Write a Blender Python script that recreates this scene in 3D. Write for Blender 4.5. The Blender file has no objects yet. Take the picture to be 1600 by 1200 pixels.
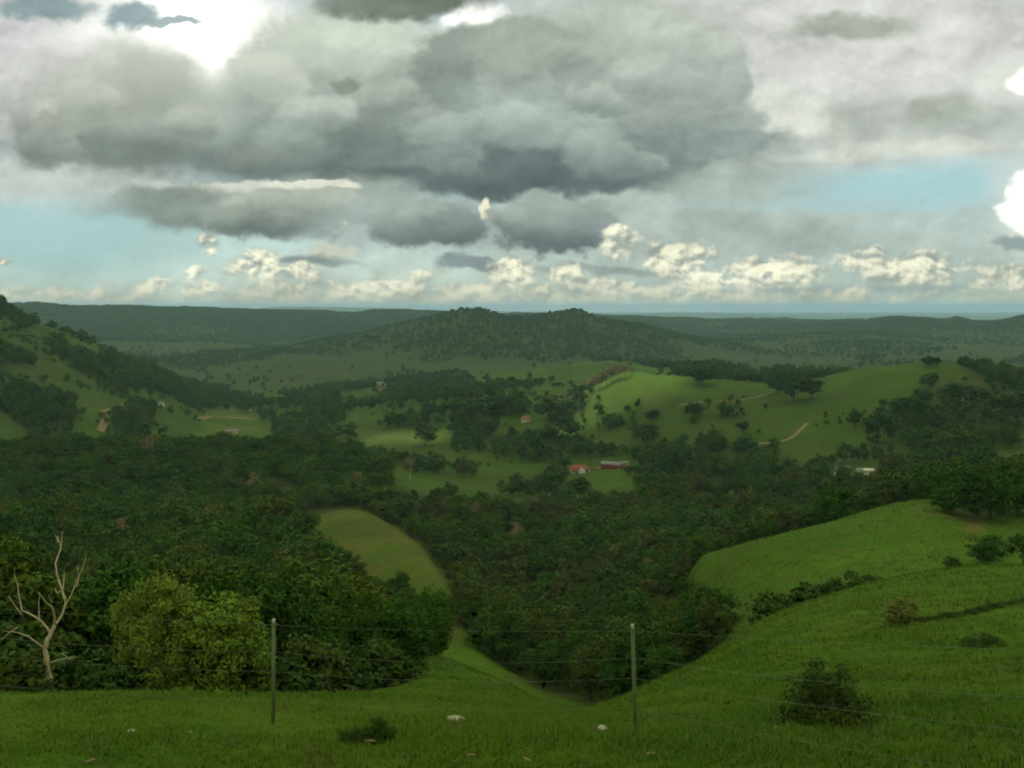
import bpy, math, random
import numpy as np
from mathutils import Vector, Matrix

random.seed(7)
RNG = np.random.default_rng(11)
scene = bpy.context.scene
COL = scene.collection
rad = math.radians

# ------------------------------------------------------------------ camera
F = 1504.0                      # focal length in pixels of a 1600 px wide frame
PITCH = math.atan2(600 - 482, F)
cam_data = bpy.data.cameras.new('camera')
cam_data.sensor_width = 36.0
cam_data.lens = 36.0 * F / 1600.0
cam_data.clip_start = 0.1
cam_data.clip_end = 90000.0
cam = bpy.data.objects.new('camera', cam_data)
COL.objects.link(cam)
cam.location = (0, 0, 0)
cam.rotation_euler = (rad(90) - PITCH, 0, 0)
scene.camera = cam
CP, SP = math.cos(PITCH), math.sin(PITCH)


def px_dir(px, py):
    """azimuth and slope (rise over horizontal run) of the line of sight through a photo point"""
    a, b = (px - 800.0), (600.0 - py)
    dx, dy, dz = a, F * CP + b * SP, -F * SP + b * CP
    h = math.hypot(dx, dy)
    return math.atan2(dx, dy), dz / h


def to_px(x, y, z):
    x = np.asarray(x, float); y = np.asarray(y, float); z = np.asarray(z, float)
    fw = y * CP - z * SP
    up = y * SP + z * CP
    fw = np.where(fw > 0.01, fw, 0.01)
    return 800 + F * x / fw, 600 - F * up / fw


# ------------------------------------------------------------------ numeric helpers
def pchip(x, y, q):
    x = np.asarray(x, float); y = np.asarray(y, float)
    h = np.diff(x); d = np.diff(y) / h
    if len(x) == 2:
        return y[0] + d[0] * (np.clip(q, x[0], x[1]) - x[0])
    m = np.zeros_like(y)
    w1 = 2 * h[1:] + h[:-1]; w2 = h[1:] + 2 * h[:-1]
    ok = d[:-1] * d[1:] > 0
    dd = np.where(ok, (w1 + w2) / (w1 / np.where(ok, d[:-1], 1) + w2 / np.where(ok, d[1:], 1)), 0)
    m[1:-1] = dd
    m[0] = d[0]; m[-1] = d[-1]
    q = np.clip(q, x[0], x[-1])
    i = np.clip(np.searchsorted(x, q) - 1, 0, len(h) - 1)
    t = (q - x[i]) / h[i]
    return (y[i] * (1 + 2 * t) * (1 - t) ** 2 + h[i] * m[i] * t * (1 - t) ** 2
            + y[i + 1] * t * t * (3 - 2 * t) + h[i] * m[i + 1] * t * t * (t - 1))


def _hash(i, j, s):
    n = (i * 374761393 + j * 668265263 + s * 974634777) & 0xFFFFFFFF
    n = ((n ^ (n >> 13)) * 1274126177) & 0xFFFFFFFF
    return ((n ^ (n >> 16)) & 0xFFFFFF) / float(0xFFFFFF)


def vnoise(x, y, s=0):
    xi = np.floor(x).astype(np.int64); yi = np.floor(y).astype(np.int64)
    fx = x - xi; fy = y - yi
    fx = fx * fx * fx * (fx * (fx * 6 - 15) + 10); fy = fy * fy * fy * (fy * (fy * 6 - 15) + 10)
    a = _hash(xi, yi, s); b = _hash(xi + 1, yi, s); c = _hash(xi, yi + 1, s); d = _hash(xi + 1, yi + 1, s)
    return (a + (b - a) * fx) * (1 - fy) + (c + (d - c) * fx) * fy - 0.5


def fbm(x, y, s=0, oct=4, ridged=False):
    t = 0.0; a = 1.0; tot = 0.0
    for k in range(oct):
        n = vnoise(x + 17.3 * k, y - 9.1 * k, s + k)
        t = t + a * ((0.5 - 2 * np.abs(n)) if ridged else n)
        tot += a
        a *= 0.5; x = x * 2.03; y = y * 2.03
    return t / tot


def in_poly(px, py, poly):
    px = np.asarray(px, float); py = np.asarray(py, float)
    c = np.zeros(px.shape, bool)
    n = len(poly)
    for i in range(n):
        x1, y1 = poly[i]; x2, y2 = poly[(i + 1) % n]
        if y1 == y2:
            continue
        hit = ((y1 > py) != (y2 > py)) & (px < (x2 - x1) * (py - y1) / (y2 - y1) + x1)
        c ^= hit
    return c


# ------------------------------------------------------------------ terrain: ridge and valley lines, near to far (photo x, photo y, distance in m)
LINES = [
    [(-300, 1240, 8), (1900, 1240, 8)],
    [(-300, 1128, 10.8), (428, 1131, 10.6), (992, 1145, 10.1), (1300, 1155, 9.9), (1900, 1150, 10)],
    [(-300, 1087, 14), (0, 1088, 14), (300, 1086, 14), (600, 1087, 14), (760, 1094, 14.5), (900, 1114, 14.5), (960, 1112, 14), (1040, 1106, 13.5), (1200, 1104, 13), (1900, 1096, 13)],
    [(-300, 1104, 24), (600, 1104, 24), (680, 1084, 24), (760, 1086, 24), (900, 1116, 22), (960, 1098, 20), (1040, 1074, 19), (1200, 1060, 18), (1400, 1046, 19), (1600, 1034, 20), (1900, 1030, 20)],
    [(-300, 1060, 70), (0, 1072, 62), (300, 1068, 64), (520, 1060, 72), (600, 1045, 80), (680, 1026, 85), (760, 1056, 75), (890, 1109, 55), (935, 1112, 44), (1000, 1079, 34), (1060, 1051, 40), (1200, 967, 56), (1350, 917, 66), (1480, 891, 75), (1600, 880, 85), (1900, 862, 100)],
    [(-300, 1072, 120), (0, 1078, 115), (300, 1078, 120), (600, 1072, 125), (680, 1058, 130), (760, 1098, 120), (890, 1130, 95), (1000, 1112, 85), (1060, 1088, 85), (1200, 1010, 95), (1350, 958, 105), (1480, 922, 115), (1600, 910, 125), (1900, 890, 140)],
    [(-300, 950, 220), (0, 960, 205), (300, 970, 205), (600, 985, 190), (700, 1000, 175), (740, 1010, 170), (800, 1050, 165), (900, 1075, 165), (1000, 1062, 158), (1100, 1005, 150), (1150, 950, 145), (1200, 938, 140), (1350, 886, 150), (1480, 862, 155), (1600, 842, 165), (1900, 820, 170)],
    [(-300, 810, 360), (0, 820, 350), (300, 828, 340), (480, 810, 330), (545, 795, 330), (620, 826, 290), (660, 856, 265), (700, 915, 225), (735, 965, 205), (800, 1000, 215), (900, 1000, 220), (1000, 985, 215), (1060, 930, 205), (1090, 872, 200), (1150, 851, 200), (1280, 820, 200), (1450, 780, 205), (1530, 786, 215), (1600, 788, 230), (1900, 770, 250)],
    [(-300, 806, 420), (0, 812, 420), (300, 818, 420), (545, 806, 400), (620, 840, 360), (700, 922, 290), (800, 965, 270), (900, 955, 270), (1000, 935, 265), (1100, 912, 270), (1280, 855, 280), (1450, 818, 290), (1600, 812, 300), (1900, 790, 320)],
    [(-300, 700, 560), (0, 712, 560), (150, 708, 560), (300, 708, 560), (450, 708, 570), (550, 716, 560), (620, 748, 520), (700, 800, 430), (800, 842, 390), (900, 842, 390), (1000, 836, 390), (1100, 830, 390), (1280, 798, 400), (1450, 770, 420), (1600, 750, 430), (1900, 730, 450)],
    [(-300, 715, 640), (0, 722, 650), (300, 718, 680), (450, 716, 700), (600, 735, 640), (700, 745, 620), (850, 742, 610), (900, 741, 600), (980, 733, 600), (1100, 735, 580), (1280, 730, 560), (1400, 722, 540), (1600, 705, 540), (1900, 690, 540)],
    [(-300, 590, 760), (0, 648, 740), (60, 682, 750), (150, 684, 790), (240, 660, 830), (320, 688, 860), (400, 684, 900), (450, 688, 880), (560, 682, 820), (700, 690, 760), (850, 690, 720), (1000, 680, 690), (1100, 665, 670), (1250, 665, 660), (1400, 645, 660), (1600, 645, 660), (1900, 625, 660)],
    [(-300, 520, 900), (0, 590, 900), (100, 618, 900), (200, 632, 930), (260, 638, 970), (330, 668, 1000), (420, 660, 1050), (520, 648, 1000), (650, 632, 950), (800, 625, 900), (880, 628, 880), (920, 612, 860), (950, 598, 850), (985, 584, 840), (1020, 590, 840), (1100, 593, 850), (1200, 603, 850), (1260, 597, 840), (1350, 580, 820), (1460, 571, 800), (1520, 580, 800), (1600, 602, 800), (1900, 640, 800)],
    [(-300, 450, 1050), (0, 525, 1050), (60, 550, 1080), (150, 585, 1100), (250, 618, 1150), (330, 648, 1200), (450, 634, 1250), (600, 618, 1200), (800, 606, 1150), (920, 606, 1100), (985, 598, 1050), (1100, 602, 1050), (1200, 610, 1050), (1350, 598, 1050), (1460, 592, 1050), (1600, 610, 1050), (1900, 650, 1050)],
    [(-300, 405, 1250), (0, 482, 1250), (30, 497, 1260), (80, 516, 1280), (150, 547, 1300), (200, 571, 1330), (260, 596, 1380), (340, 622, 1450), (450, 616, 1500), (600, 603, 1500), (700, 593, 1450), (850, 574, 1400), (960, 562, 1350), (1050, 576, 1300), (1100, 572, 1250), (1180, 584, 1250), (1300, 588, 1300), (1460, 583, 1350), (1600, 592, 1350), (1900, 610, 1350)],
    [(-300, 440, 1650), (0, 512, 1650), (80, 542, 1650), (200, 588, 1700), (340, 606, 1800), (450, 604, 1800), (600, 594, 1800), (850, 578, 1700), (1000, 578, 1700), (1100, 582, 1700), (1300, 586, 1700), (1600, 590, 1700), (1900, 600, 1700)],
    [(-300, 520, 2400), (0, 546, 2400), (200, 566, 2300), (340, 576, 2200), (500, 562, 2200), (600, 553, 2100), (700, 549, 2050), (800, 550, 2000), (900, 549, 2000), (1000, 556, 2050), (1100, 567, 2200), (1200, 568, 2300), (1300, 568, 2300), (1600, 572, 2200), (1900, 575, 2200)],
    [(-300, 532, 3000), (0, 541, 3000), (200, 546, 3000), (340, 551, 2900), (430, 549, 2800), (500, 537, 2700), (560, 529, 2650), (620, 512, 2600), (690, 495, 2550), (740, 489, 2500), (800, 499, 2500), (850, 492, 2500), (875, 488, 2500), (893, 481, 2500), (915, 489, 2500), (950, 499, 2520), (1000, 509, 2600), (1050, 527, 2700), (1150, 543, 2900), (1350, 549, 2900), (1600, 551, 2800), (1900, 551, 2800)],
    [(-300, 526, 3700), (0, 531, 3700), (300, 536, 3700), (430, 541, 3600), (560, 528, 3500), (700, 515, 3400), (900, 513, 3400), (1000, 526, 3500), (1100, 536, 3700), (1200, 529, 3700), (1350, 524, 3600), (1500, 531, 3600), (1600, 536, 3500), (1900, 536, 3500)],
    [(-300, 478, 5000), (0, 479, 5000), (60, 480, 5000), (110, 482, 5100), (190, 480, 5100), (300, 484, 5200), (420, 484, 5200), (470, 487, 5200), (540, 491, 5200), (590, 488, 5200), (640, 489, 5200), (700, 492, 5200), (760, 494, 5200), (900, 497, 5300), (1000, 499, 5400), (1150, 501, 5600), (1300, 503, 5600), (1365, 503, 5200), (1385, 500, 5000), (1440, 501, 4900), (1480, 504, 4800), (1500, 502, 4700), (1535, 509, 4600), (1565, 506, 4500), (1600, 499, 4500), (1700, 492, 4400), (1900, 486, 4400)],
    [(-300, 500, 7500), (1900, 503, 7500)],
    [(-300, 492, 14000), (380, 489, 14000), (440, 484, 14000), (560, 485, 14000), (640, 488, 14000), (760, 491, 14000), (950, 493, 14000), (1150, 494, 14000), (1250, 497, 14000), (1440, 498, 14000), (1480, 497, 13000), (1510, 498, 13000), (1900, 498, 14000)],
    [(-300, 490, 19000), (1900, 490, 19000)],
    [(-300, 487, 30000), (1900, 487, 30000)],
]

TH_EDGE = rad(36)
fine = np.linspace(-TH_EDGE, TH_EDGE, 641)
coarse = np.linspace(TH_EDGE, 2 * math.pi - TH_EDGE, 150)[1:-1]
TH = np.concatenate([fine, coarse])
NR = 470
R = np.exp(np.linspace(math.log(1.2), math.log(26000), NR))
LR = np.log(R)


def line_values(line):
    th, e, lr = [], [], []
    kx = [p[0] for p in line]
    xs = np.arange(kx[0], kx[-1] + 1, 25.0)
    ys = pchip(kx, [p[1] for p in line], xs)
    ls = pchip(kx, [math.log(p[2]) for p in line], xs)
    for x, y, l in zip(xs, ys, ls):
        a, s = px_dir(x, y)
        th.append(a); e.append(s); lr.append(l)
    # close the circle behind the camera
    th2 = np.array([th[0]] + th[1:] + [th[0] + 2 * math.pi])
    e2 = np.array(e + [e[0]]); l2 = np.array(lr + [lr[0]])
    q = np.where(TH < th2[0], TH + 2 * math.pi, TH)
    return pchip(th2, e2, q), pchip(th2, l2, q)


vals = [line_values(l) for l in LINES]
LE = np.array([np.full(len(TH), -1.62 / 1.2), np.full(len(TH), -1.75 / 1.7)] + [v[0] for v in vals])
LL = np.array([np.full(len(TH), math.log(1.19)), np.full(len(TH), math.log(1.7))] + [v[1] for v in vals])
for k in range(1, len(LL)):
    LL[k] = np.maximum(LL[k], LL[k - 1] + 0.035)
E = np.zeros((len(TH), NR))
for i in range(len(TH)):
    E[i] = pchip(LL[:, i], LE[:, i], LR)
GX = np.sin(TH)[:, None] * R[None, :]
GY = np.cos(TH)[:, None] * R[None, :]
GZ = E * R[None, :]
rr = R[None, :]


def sstep(a, b, x):
    t = np.clip((x - a) / (b - a), 0, 1)
    return t * t * (3 - 2 * t)


GZ = GZ + 0.10 * fbm(GX / 2.2, GY / 2.2, 1, 4) * sstep(2, 7, rr) * (1 - sstep(150, 500, rr))
GZ = GZ + 0.9 * fbm(GX / 14, GY / 14, 5, 4) * sstep(25, 80, rr)
GZ = GZ + 5.0 * fbm(GX / 90, GY / 90, 9, 4) * sstep(150, 500, rr) + 7.0 * fbm(GX / 60, GY / 75, 19, 4, True) * sstep(600, 800, rr) * (1 - sstep(2000, 3000, rr))
FOLD = fbm((GX + 0.35 * GY) / 520, (GY - 0.2 * GX) / 760, 21, 4, True)
GZ = GZ + (30.0 * fbm(GX / 240, GY / 330, 25, 4, True) - 8) * sstep(850, 1300, rr) * (1 - sstep(2000, 2600, rr))
GZ = GZ + (44.0 * FOLD - 4) * sstep(1700, 2400, rr) * (1 - 0.75 * sstep(5200, 7500, rr))
GZ = GZ + (14.0 * fbm(GX / 700, GY / 700, 31, 3) + 17.0 * fbm(GX / 210, GY / 210, 33, 4)) * sstep(3500, 5000, rr)
GZ = GZ + 150.0 * (fbm(GX / 2600, GY / 2600, 35, 4) + 0.05) * sstep(9500, 13500, rr) * (1 - sstep(16000, 19000, rr))
GE = GZ / rr
PXG, PYG = to_px(GX, GY, GZ)
front = (np.cos(TH) > 0.1)[:, None] & np.ones((1, NR), bool)
PXG = np.where(front, PXG, -9999)


def _ti(th):
    th = np.asarray(th, float)
    th = np.where(th < -TH_EDGE, th + 2 * math.pi, th)
    return np.interp(th, np.append(TH, TH[0] + 2 * math.pi), np.arange(len(TH) + 1))


def ground(x, y):
    """terrain height at plan positions"""
    x = np.asarray(x, float); y = np.asarray(y, float)
    t = _ti(np.arctan2(x, y))
    r = np.interp(np.log(np.maximum(np.hypot(x, y), 1.21)), LR, np.arange(NR))
    i = np.floor(t).astype(int); j = np.minimum(np.floor(r).astype(int), NR - 2)
    a = t - i; b = r - j
    i0 = i % len(TH); i1 = (i + 1) % len(TH)
    return ((GZ[i0, j] * (1 - a) + GZ[i1, j] * a) * (1 - b) + (GZ[i0, j + 1] * (1 - a) + GZ[i1, j + 1] * a) * b)


def hit(px, py, rmin=5.0):
    """first point of the terrain seen through a photo point"""
    th, e = px_dir(px, py)
    t = float(_ti(th)); i = int(t); a = t - i
    col = GE[i % len(TH)] * (1 - a) + GE[(i + 1) % len(TH)] * a
    for j in range(1, NR):
        if R[j] < rmin:
            continue
        if col[j] >= e:
            e0, e1 = col[j - 1], col[j]
            f = 0.5 if e1 == e0 else min(1.0, max(0.0, (e - e0) / (e1 - e0)))
            lr = LR[j - 1] + f * (LR[j] - LR[j - 1]) if R[j - 1] >= rmin else LR[j]
            r = math.exp(lr)
            x, y = r * math.sin(th), r * math.cos(th)
            return Vector((x, y, float(ground(x, y))))
    r = 5000.0
    x, y = r * math.sin(th), r * math.cos(th)
    return Vector((x, y, float(ground(x, y))))


def at(px, r):
    """ground point in the direction of a photo column at a distance"""
    th, _ = px_dir(px, 800)
    x, y = r * math.sin(th), r * math.cos(th)
    return Vector((x, y, float(ground(x, y))))


# nearest visible slope test (is a terrain point seen from the camera, give or take a little)
MAXE = np.maximum.accumulate(GE, axis=1)


def seen(x, y, z):
    t = np.round(_ti(np.arctan2(x, y))).astype(int) % len(TH)
    r = np.hypot(x, y)
    j = np.clip(np.searchsorted(R, r) - 1, 0, NR - 1)
    return z / r >= MAXE[t, np.maximum(j - 1, 0)] - 1e-4


# ------------------------------------------------------------------ object helpers
def tag(o, label=None, cat=None, group=None, kind=None):
    if label: o['label'] = label
    if cat: o['category'] = cat
    if group: o['group'] = group
    if kind: o['kind'] = kind
    return o


def mesh_from(name, verts, faces, mat, parent=None, smooth=False, attrs=None):
    """verts (n,3); faces list of tuples or an (m,k) array"""
    me = bpy.data.meshes.new(name)
    verts = np.asarray(verts, np.float32)
    if isinstance(faces, np.ndarray):
        m, k = faces.shape
        loops = faces.astype(np.int32).ravel()
        starts = np.arange(m, dtype=np.int32) * k
    else:
        loops = np.array([i for f in faces for i in f], np.int32)
        lens = np.array([len(f) for f in faces], np.int32)
        starts = np.concatenate([[0], np.cumsum(lens)[:-1]]).astype(np.int32)
        m = len(faces)
    me.vertices.add(len(verts)); me.vertices.foreach_set('co', verts.ravel())
    me.loops.add(len(loops)); me.loops.foreach_set('vertex_index', loops)
    me.polygons.add(m); me.polygons.foreach_set('loop_start', starts)
    if attrs:
        for an, av in attrs.items():
            av = np.asarray(av, np.float32)
            at_ = me.attributes.new(an, 'FLOAT', 'POINT')
            at_.data.foreach_set('value', av)
    me.update(calc_edges=True)
    if smooth:
        me.polygons.foreach_set('use_smooth', np.ones(m, bool))
    me.materials.append(mat)
    o = bpy.data.objects.new(name, me)
    COL.objects.link(o)
    if parent: o.parent = parent
    return o


def empty(name, loc, rz=0.0, sc=1.0):
    o = bpy.data.objects.new(name, None)
    o.empty_display_size = 0.2
    COL.objects.link(o)
    o.location = loc
    o.rotation_euler = (0, 0, rz)
    o.scale = (sc, sc, sc) if not isinstance(sc, tuple) else sc
    return o


class MB:
    """collects simple solids into one mesh"""
    def __init__(s): s.v = []; s.f = []

    def add(s, v, f):
        n = len(s.v); s.v += [tuple(p) for p in v]; s.f += [tuple(i + n for i in q) for q in f]

    def box(s, x0, x1, y0, y1, z0, z1):
        v = [(x0, y0, z0), (x1, y0, z0), (x1, y1, z0), (x0, y1, z0), (x0, y0, z1), (x1, y0, z1), (x1, y1, z1), (x0, y1, z1)]
        s.add(v, [(0, 3, 2, 1), (4, 5, 6, 7), (0, 1, 5, 4), (1, 2, 6, 5), (2, 3, 7, 6), (3, 0, 4, 7)])

    def tube(s, pts, radii, n=7, cap=True):
        pts = [Vector(p) for p in pts]
        base = len(s.v)
        prev = None
        for k, p in enumerate(pts):
            d = (pts[min(k + 1, len(pts) - 1)] - pts[max(k - 1, 0)]).normalized()
            if prev is None:
                a = d.orthogonal().normalized()
            else:
                a = (prev - d * prev.dot(d))
                a = a.normalized() if a.length > 1e-6 else d.orthogonal().normalized()
            prev = a
            b = d.cross(a)
            for i in range(n):
                t = 2 * math.pi * i / n
                s.v.append(tuple(p + (a * math.cos(t) + b * math.sin(t)) * radii[k]))
        for k in range(len(pts) - 1):
            for i in range(n):
                j = (i + 1) % n
                s.f.append((base + k * n + i, base + k * n + j, base + (k + 1) * n + j, base + (k + 1) * n + i))
        if cap:
            s.f.append(tuple(base + i for i in reversed(range(n))))
            s.f.append(tuple(base + (len(pts) - 1) * n + i for i in range(n)))

    def build(s, name, mat, parent=None, smooth=False):
        return mesh_from(name, np.array(s.v), s.f, mat, parent, smooth)


# ------------------------------------------------------------------ node helpers
def srgb(r, g, b):
    return tuple((c / 255 / 12.92 if c <= 10 else ((c / 255 + 0.055) / 1.055) ** 2.4) for c in (r, g, b))


class NT:
    def __init__(s, tree):
        s.t = tree; s.n = tree.nodes; s.l = tree.links

    def put(s, sock, v):
        if isinstance(v, bpy.types.NodeSocket):
            s.l.new(v, sock)
        elif v is not None:
            if hasattr(sock, 'default_value') and hasattr(sock.default_value, '__len__') and len(sock.default_value) == 4 and len(v) == 3:
                v = tuple(v) + (1,)
            sock.default_value = v

    def math(s, op, a, b=None, c=None, clamp=False):
        n = s.n.new('ShaderNodeMath'); n.operation = op; n.use_clamp = clamp
        s.put(n.inputs[0], a)
        if b is not None: s.put(n.inputs[1], b)
        if c is not None: s.put(n.inputs[2], c)
        return n.outputs[0]

    def vec(s, op, a, b=None, out=0):
        n = s.n.new('ShaderNodeVectorMath'); n.operation = op
        s.put(n.inputs[0], a)
        if b is not None:
            s.put(n.inputs['Scale'] if op == 'SCALE' else n.inputs[1], b)
        return n.outputs[out]

    def mix(s, fac, a, b, blend='MIX'):
        n = s.n.new('ShaderNodeMix'); n.data_type = 'RGBA'; n.blend_type = blend
        s.put(n.inputs[0], fac); s.put(n.inputs[6], a); s.put(n.inputs[7], b)
        return n.outputs[2]

    def rng(s, v, a, b, c=0.0, d=1.0, smooth=True):
        n = s.n.new('ShaderNodeMapRange'); n.interpolation_type = 'SMOOTHSTEP' if smooth else 'LINEAR'
        s.put(n.inputs[0], v)
        for k, q in enumerate((a, b, c, d)): s.put(n.inputs[k + 1], q)
        return n.outputs[0]

    def noise(s, v, scale, detail=4, rough=0.5, out=0, dist=0.0):
        n = s.n.new('ShaderNodeTexNoise'); n.inputs['Scale'].default_value = scale
        n.inputs['Detail'].default_value = detail; n.inputs['Roughness'].default_value = rough
        n.inputs['Distortion'].default_value = dist
        if v is not None: s.l.new(v, n.inputs['Vector'])
        return n.outputs[out]

    def node(s, kind, **kw):
        n = s.n.new(kind)
        for k, v in kw.items(): setattr(n, k, v)
        return n


def material(name):
    m = bpy.data.materials.new(name); m.use_nodes = True
    t = NT(m.node_tree)
    b = m.node_tree.nodes['Principled BSDF']
    b.inputs['Specular IOR Level'].default_value = 0.15
    return m, t, b


def plain(name, col, rough=0.8, var=0.25, scale=6.0, spec=0.2, metal=0.0):
    m, t, b = material(name)
    g = t.node('ShaderNodeTexCoord')
    n = t.noise(g.outputs['Object'], scale, 5, 0.6)
    k = t.rng(n, 0.25, 0.75, 1 - var, 1 + var, False)
    c = t.vec('SCALE', tuple(col), k)
    t.l.new(c, b.inputs['Base Color'])
    b.inputs['Roughness'].default_value = rough
    b.inputs['Specular IOR Level'].default_value = spec
    b.inputs['Metallic'].default_value = metal
    return m

# ------------------------------------------------------------------ sky
SUN_AZ, SUN_EL = -25.0, 58.0
SKY_STRENGTH = 0.1
world = bpy.data.worlds.new('World')
scene.world = world
world.use_nodes = True
W = NT(world.node_tree)
bg = world.node_tree.nodes['Background']
bg.inputs['Strength'].default_value = SKY_STRENGTH
nish = W.node('ShaderNodeTexSky')
nish.sky_type = 'NISHITA'
nish.sun_disc = False
nish.sun_elevation = rad(SUN_EL)
nish.sun_rotation = rad(SUN_AZ)
nish.altitude = 500
nish.air_density = 1.0
nish.dust_density = 1.5
tc = W.node('ShaderNodeTexCoord')
sep = W.node('ShaderNodeSeparateXYZ')
W.l.new(tc.outputs['Generated'], sep.inputs[0])
ya = W.math('MAXIMUM', W.math('ABSOLUTE', sep.outputs[1]), 0.05)
U = W.math('DIVIDE', sep.outputs[0], ya)
Vv = W.math('DIVIDE', sep.outputs[2], ya)
cmb = W.node('ShaderNodeCombineXYZ')
W.l.new(U, cmb.inputs[0]); W.l.new(Vv, cmb.inputs[1])
UV = cmb.outputs[0]
# a stretched copy of the directions, so that cloud texture flattens towards the horizon
cs = W.node('ShaderNodeCombineXYZ')
W.l.new(U, cs.inputs[0]); W.l.new(W.math('MULTIPLY', Vv, 1.25), cs.inputs[1])
ST = cs.outputs[0]


def warp(src, scale, amp, detail=3, rough=0.55):
    n = W.noise(ST, scale, detail, rough, 1)
    n = W.vec('SUBTRACT', n, (0.5, 0.5, 0.5))
    n = W.vec('MULTIPLY', n, (amp, amp * 0.85, 0))
    return W.vec('ADD', src, n)


P_soft = warp(warp(UV, 5.0, 0.11, 4), 22.0, 0.03, 5, 0.6)
P_puff = warp(warp(UV, 11.0, 0.045, 3), 45.0, 0.022, 5, 0.62)
n = W.noise(ST, 3.0, 5, 0.55, 1)
P_wisp = W.vec('ADD', UV, W.vec('MULTIPLY', W.vec('SUBTRACT', n, (0.5, 0.5, 0.5)), (0.5, 0.05, 0)))
P_wisp = warp(P_wisp, 30.0, 0.02, 4)
PP = {'s': P_soft, 'p': P_puff, 'w': P_wisp}

# billowing: rounded bumps between creases, at two sizes, and their relief seen with light from the upper left
def billow(src, scale, detail=2):
    n = W.noise(src, scale, detail, 0.5)
    return W.math('ABSOLUTE', W.math('MULTIPLY_ADD', n, 2.0, -1.0))


WST = warp(ST, 9.0, 0.05, 2)
bil = W.math('ADD', W.math('MULTIPLY', billow(WST, 13.0, 3), 1.0), W.math('MULTIPLY', billow(WST, 48.0, 3), 0.45))
# relief: a heap of cloud is brighter where it thins upwards, darker where it thickens
def heap(scale, off, detail, stretch):
    v = W.vec('MULTIPLY', WST, (1, stretch, 0))
    return W.noise(v, scale, detail, 0.52), W.noise(W.vec('ADD', v, off), scale, detail, 0.52)


na, nb = heap(7.5, (-0.012, 0.026, 0), 4, 1.0)
relief = W.math('SUBTRACT', na, nb)
na2, nb2 = heap(21.0, (-0.004, 0.009, 0), 4, 1.0)
relief2 = W.math('SUBTRACT', na2, nb2)
tex = W.math('ADD', W.math('MULTIPLY_ADD', relief, 1.1, 1.01), W.math('MULTIPLY_ADD', relief2, 0.6, W.math('MULTIPLY_ADD', na, 0.35, -0.175)))
tex = W.math('MINIMUM', W.math('MAXIMUM', tex, 0.72), 1.3)


def sky_uv(px, py):
    a, b = (px - 800.0), (600.0 - py)
    dx, dy, dz = a, F * CP + b * SP, -F * SP + b * CP
    return dx / dy, dz / dy


KS = 1.0 / SKY_STRENGTH
gain = W.vec('SCALE', nish.outputs[0], 1.0)
# the clear sky, paler towards the horizon
pale = W.rng(Vv, 0.0, 0.22, 0.75, 0.35, False)
cur = W.mix(pale, gain, tuple(c * KS for c in srgb(182, 206, 206)))


TM = 1.0      # how much of the billow relief a direction takes: none where the sky is clear or burnt out


def blob(cx, cy, rx, ry, col, soft=0.35, kind='s', op=1.0, t=True, low=None):
    global cur, TM
    u, v = sky_uv(cx, cy)
    # each layer waits for the one below it, which keeps the node stack short
    e = W.vec('MULTIPLY_ADD', cur, (1e-9, 1e-9, 0))
    W.l.new(PP[kind], e.node.inputs[2])
    d = W.vec('MULTIPLY_ADD', e, (F / rx, F / ry, 0))
    d.node.inputs[2].default_value = (-u * F / rx, -v * F / ry, 0)
    dv = d
    d = W.vec('LENGTH', d, out=1)
    if kind == 'p':
        d = W.math('MULTIPLY_ADD', bil, -0.55, d)
        m = W.rng(d, 0.8 + soft, 0.8 - soft, 0, op)
    else:
        m = W.rng(d, 1 + soft, 1 - soft, 0, op)
    c = tuple(x * KS for x in (srgb(*col) if max(col) <= 255 else [q / 255.0 for q in col]))
    if low:
        # underside in its own shade
        up = W.vec('DOT_PRODUCT', dv, (0, 1, 0), out=1)
        c = W.mix(W.rng(up, -0.75, 0.6), tuple(x * KS for x in srgb(*low)), c)
    cur = W.mix(m, cur, c)
    if not t:
        TM = W.math('MULTIPLY', TM, W.math('SUBTRACT', 1.0, m))


# far haze band and clear patches
blob(800, 490, 1400, 40, (200, 210, 204), 0.6, 'w', 0.8)
blob(90, 370, 330, 65, (166, 200, 205), 0.6, 'w', 0.85, False)
# high sheets
blob(1240, 110, 560, 190, (196, 201, 199), 0.35, 's')
blob(1380, 60, 400, 110, (212, 212, 212), 0.5, 's', 0.8)
blob(120, 80, 330, 180, (208, 207, 211), 0.4, 's')
blob(100, 275, 260, 36, (190, 196, 195), 0.6, 'w', 0.9)
blob(1180, 365, 480, 50, (176, 189, 185), 0.5, 'w', 0.9)
blob(1330, 415, 420, 55, (174, 188, 186), 0.6, 'w', 0.8)
blob(1060, 310, 260, 70, (170, 181, 177), 0.5, 's', 0.95)
blob(1330, 190, 260, 30, (170, 178, 173), 0.7, 'w', 0.7)
blob(1330, 45, 105, 22, (158, 164, 156), 0.4, 'p', 0.85)
blob(1480, 178, 55, 24, (166, 172, 166), 0.4, 'p', 0.8)
blob(1150, 195, 130, 45, (217, 218, 213), 0.6, 's', 0.6)
blob(1240, 200, 60, 30, (220, 221, 215), 0.4, 'p', 0.7)
blob(1420, 236, 150, 12, (214, 217, 211), 0.6, 'w', 0.8)
blob(1460, 290, 230, 30, (168, 204, 215), 0.7, 'w', 0.95, False)
blob(1250, 314, 150, 12, (172, 200, 207), 0.8, 'w', 0.8, False)
blob(1480, 350, 190, 10, (176, 194, 196), 0.6, 'w', 0.8)
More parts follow.
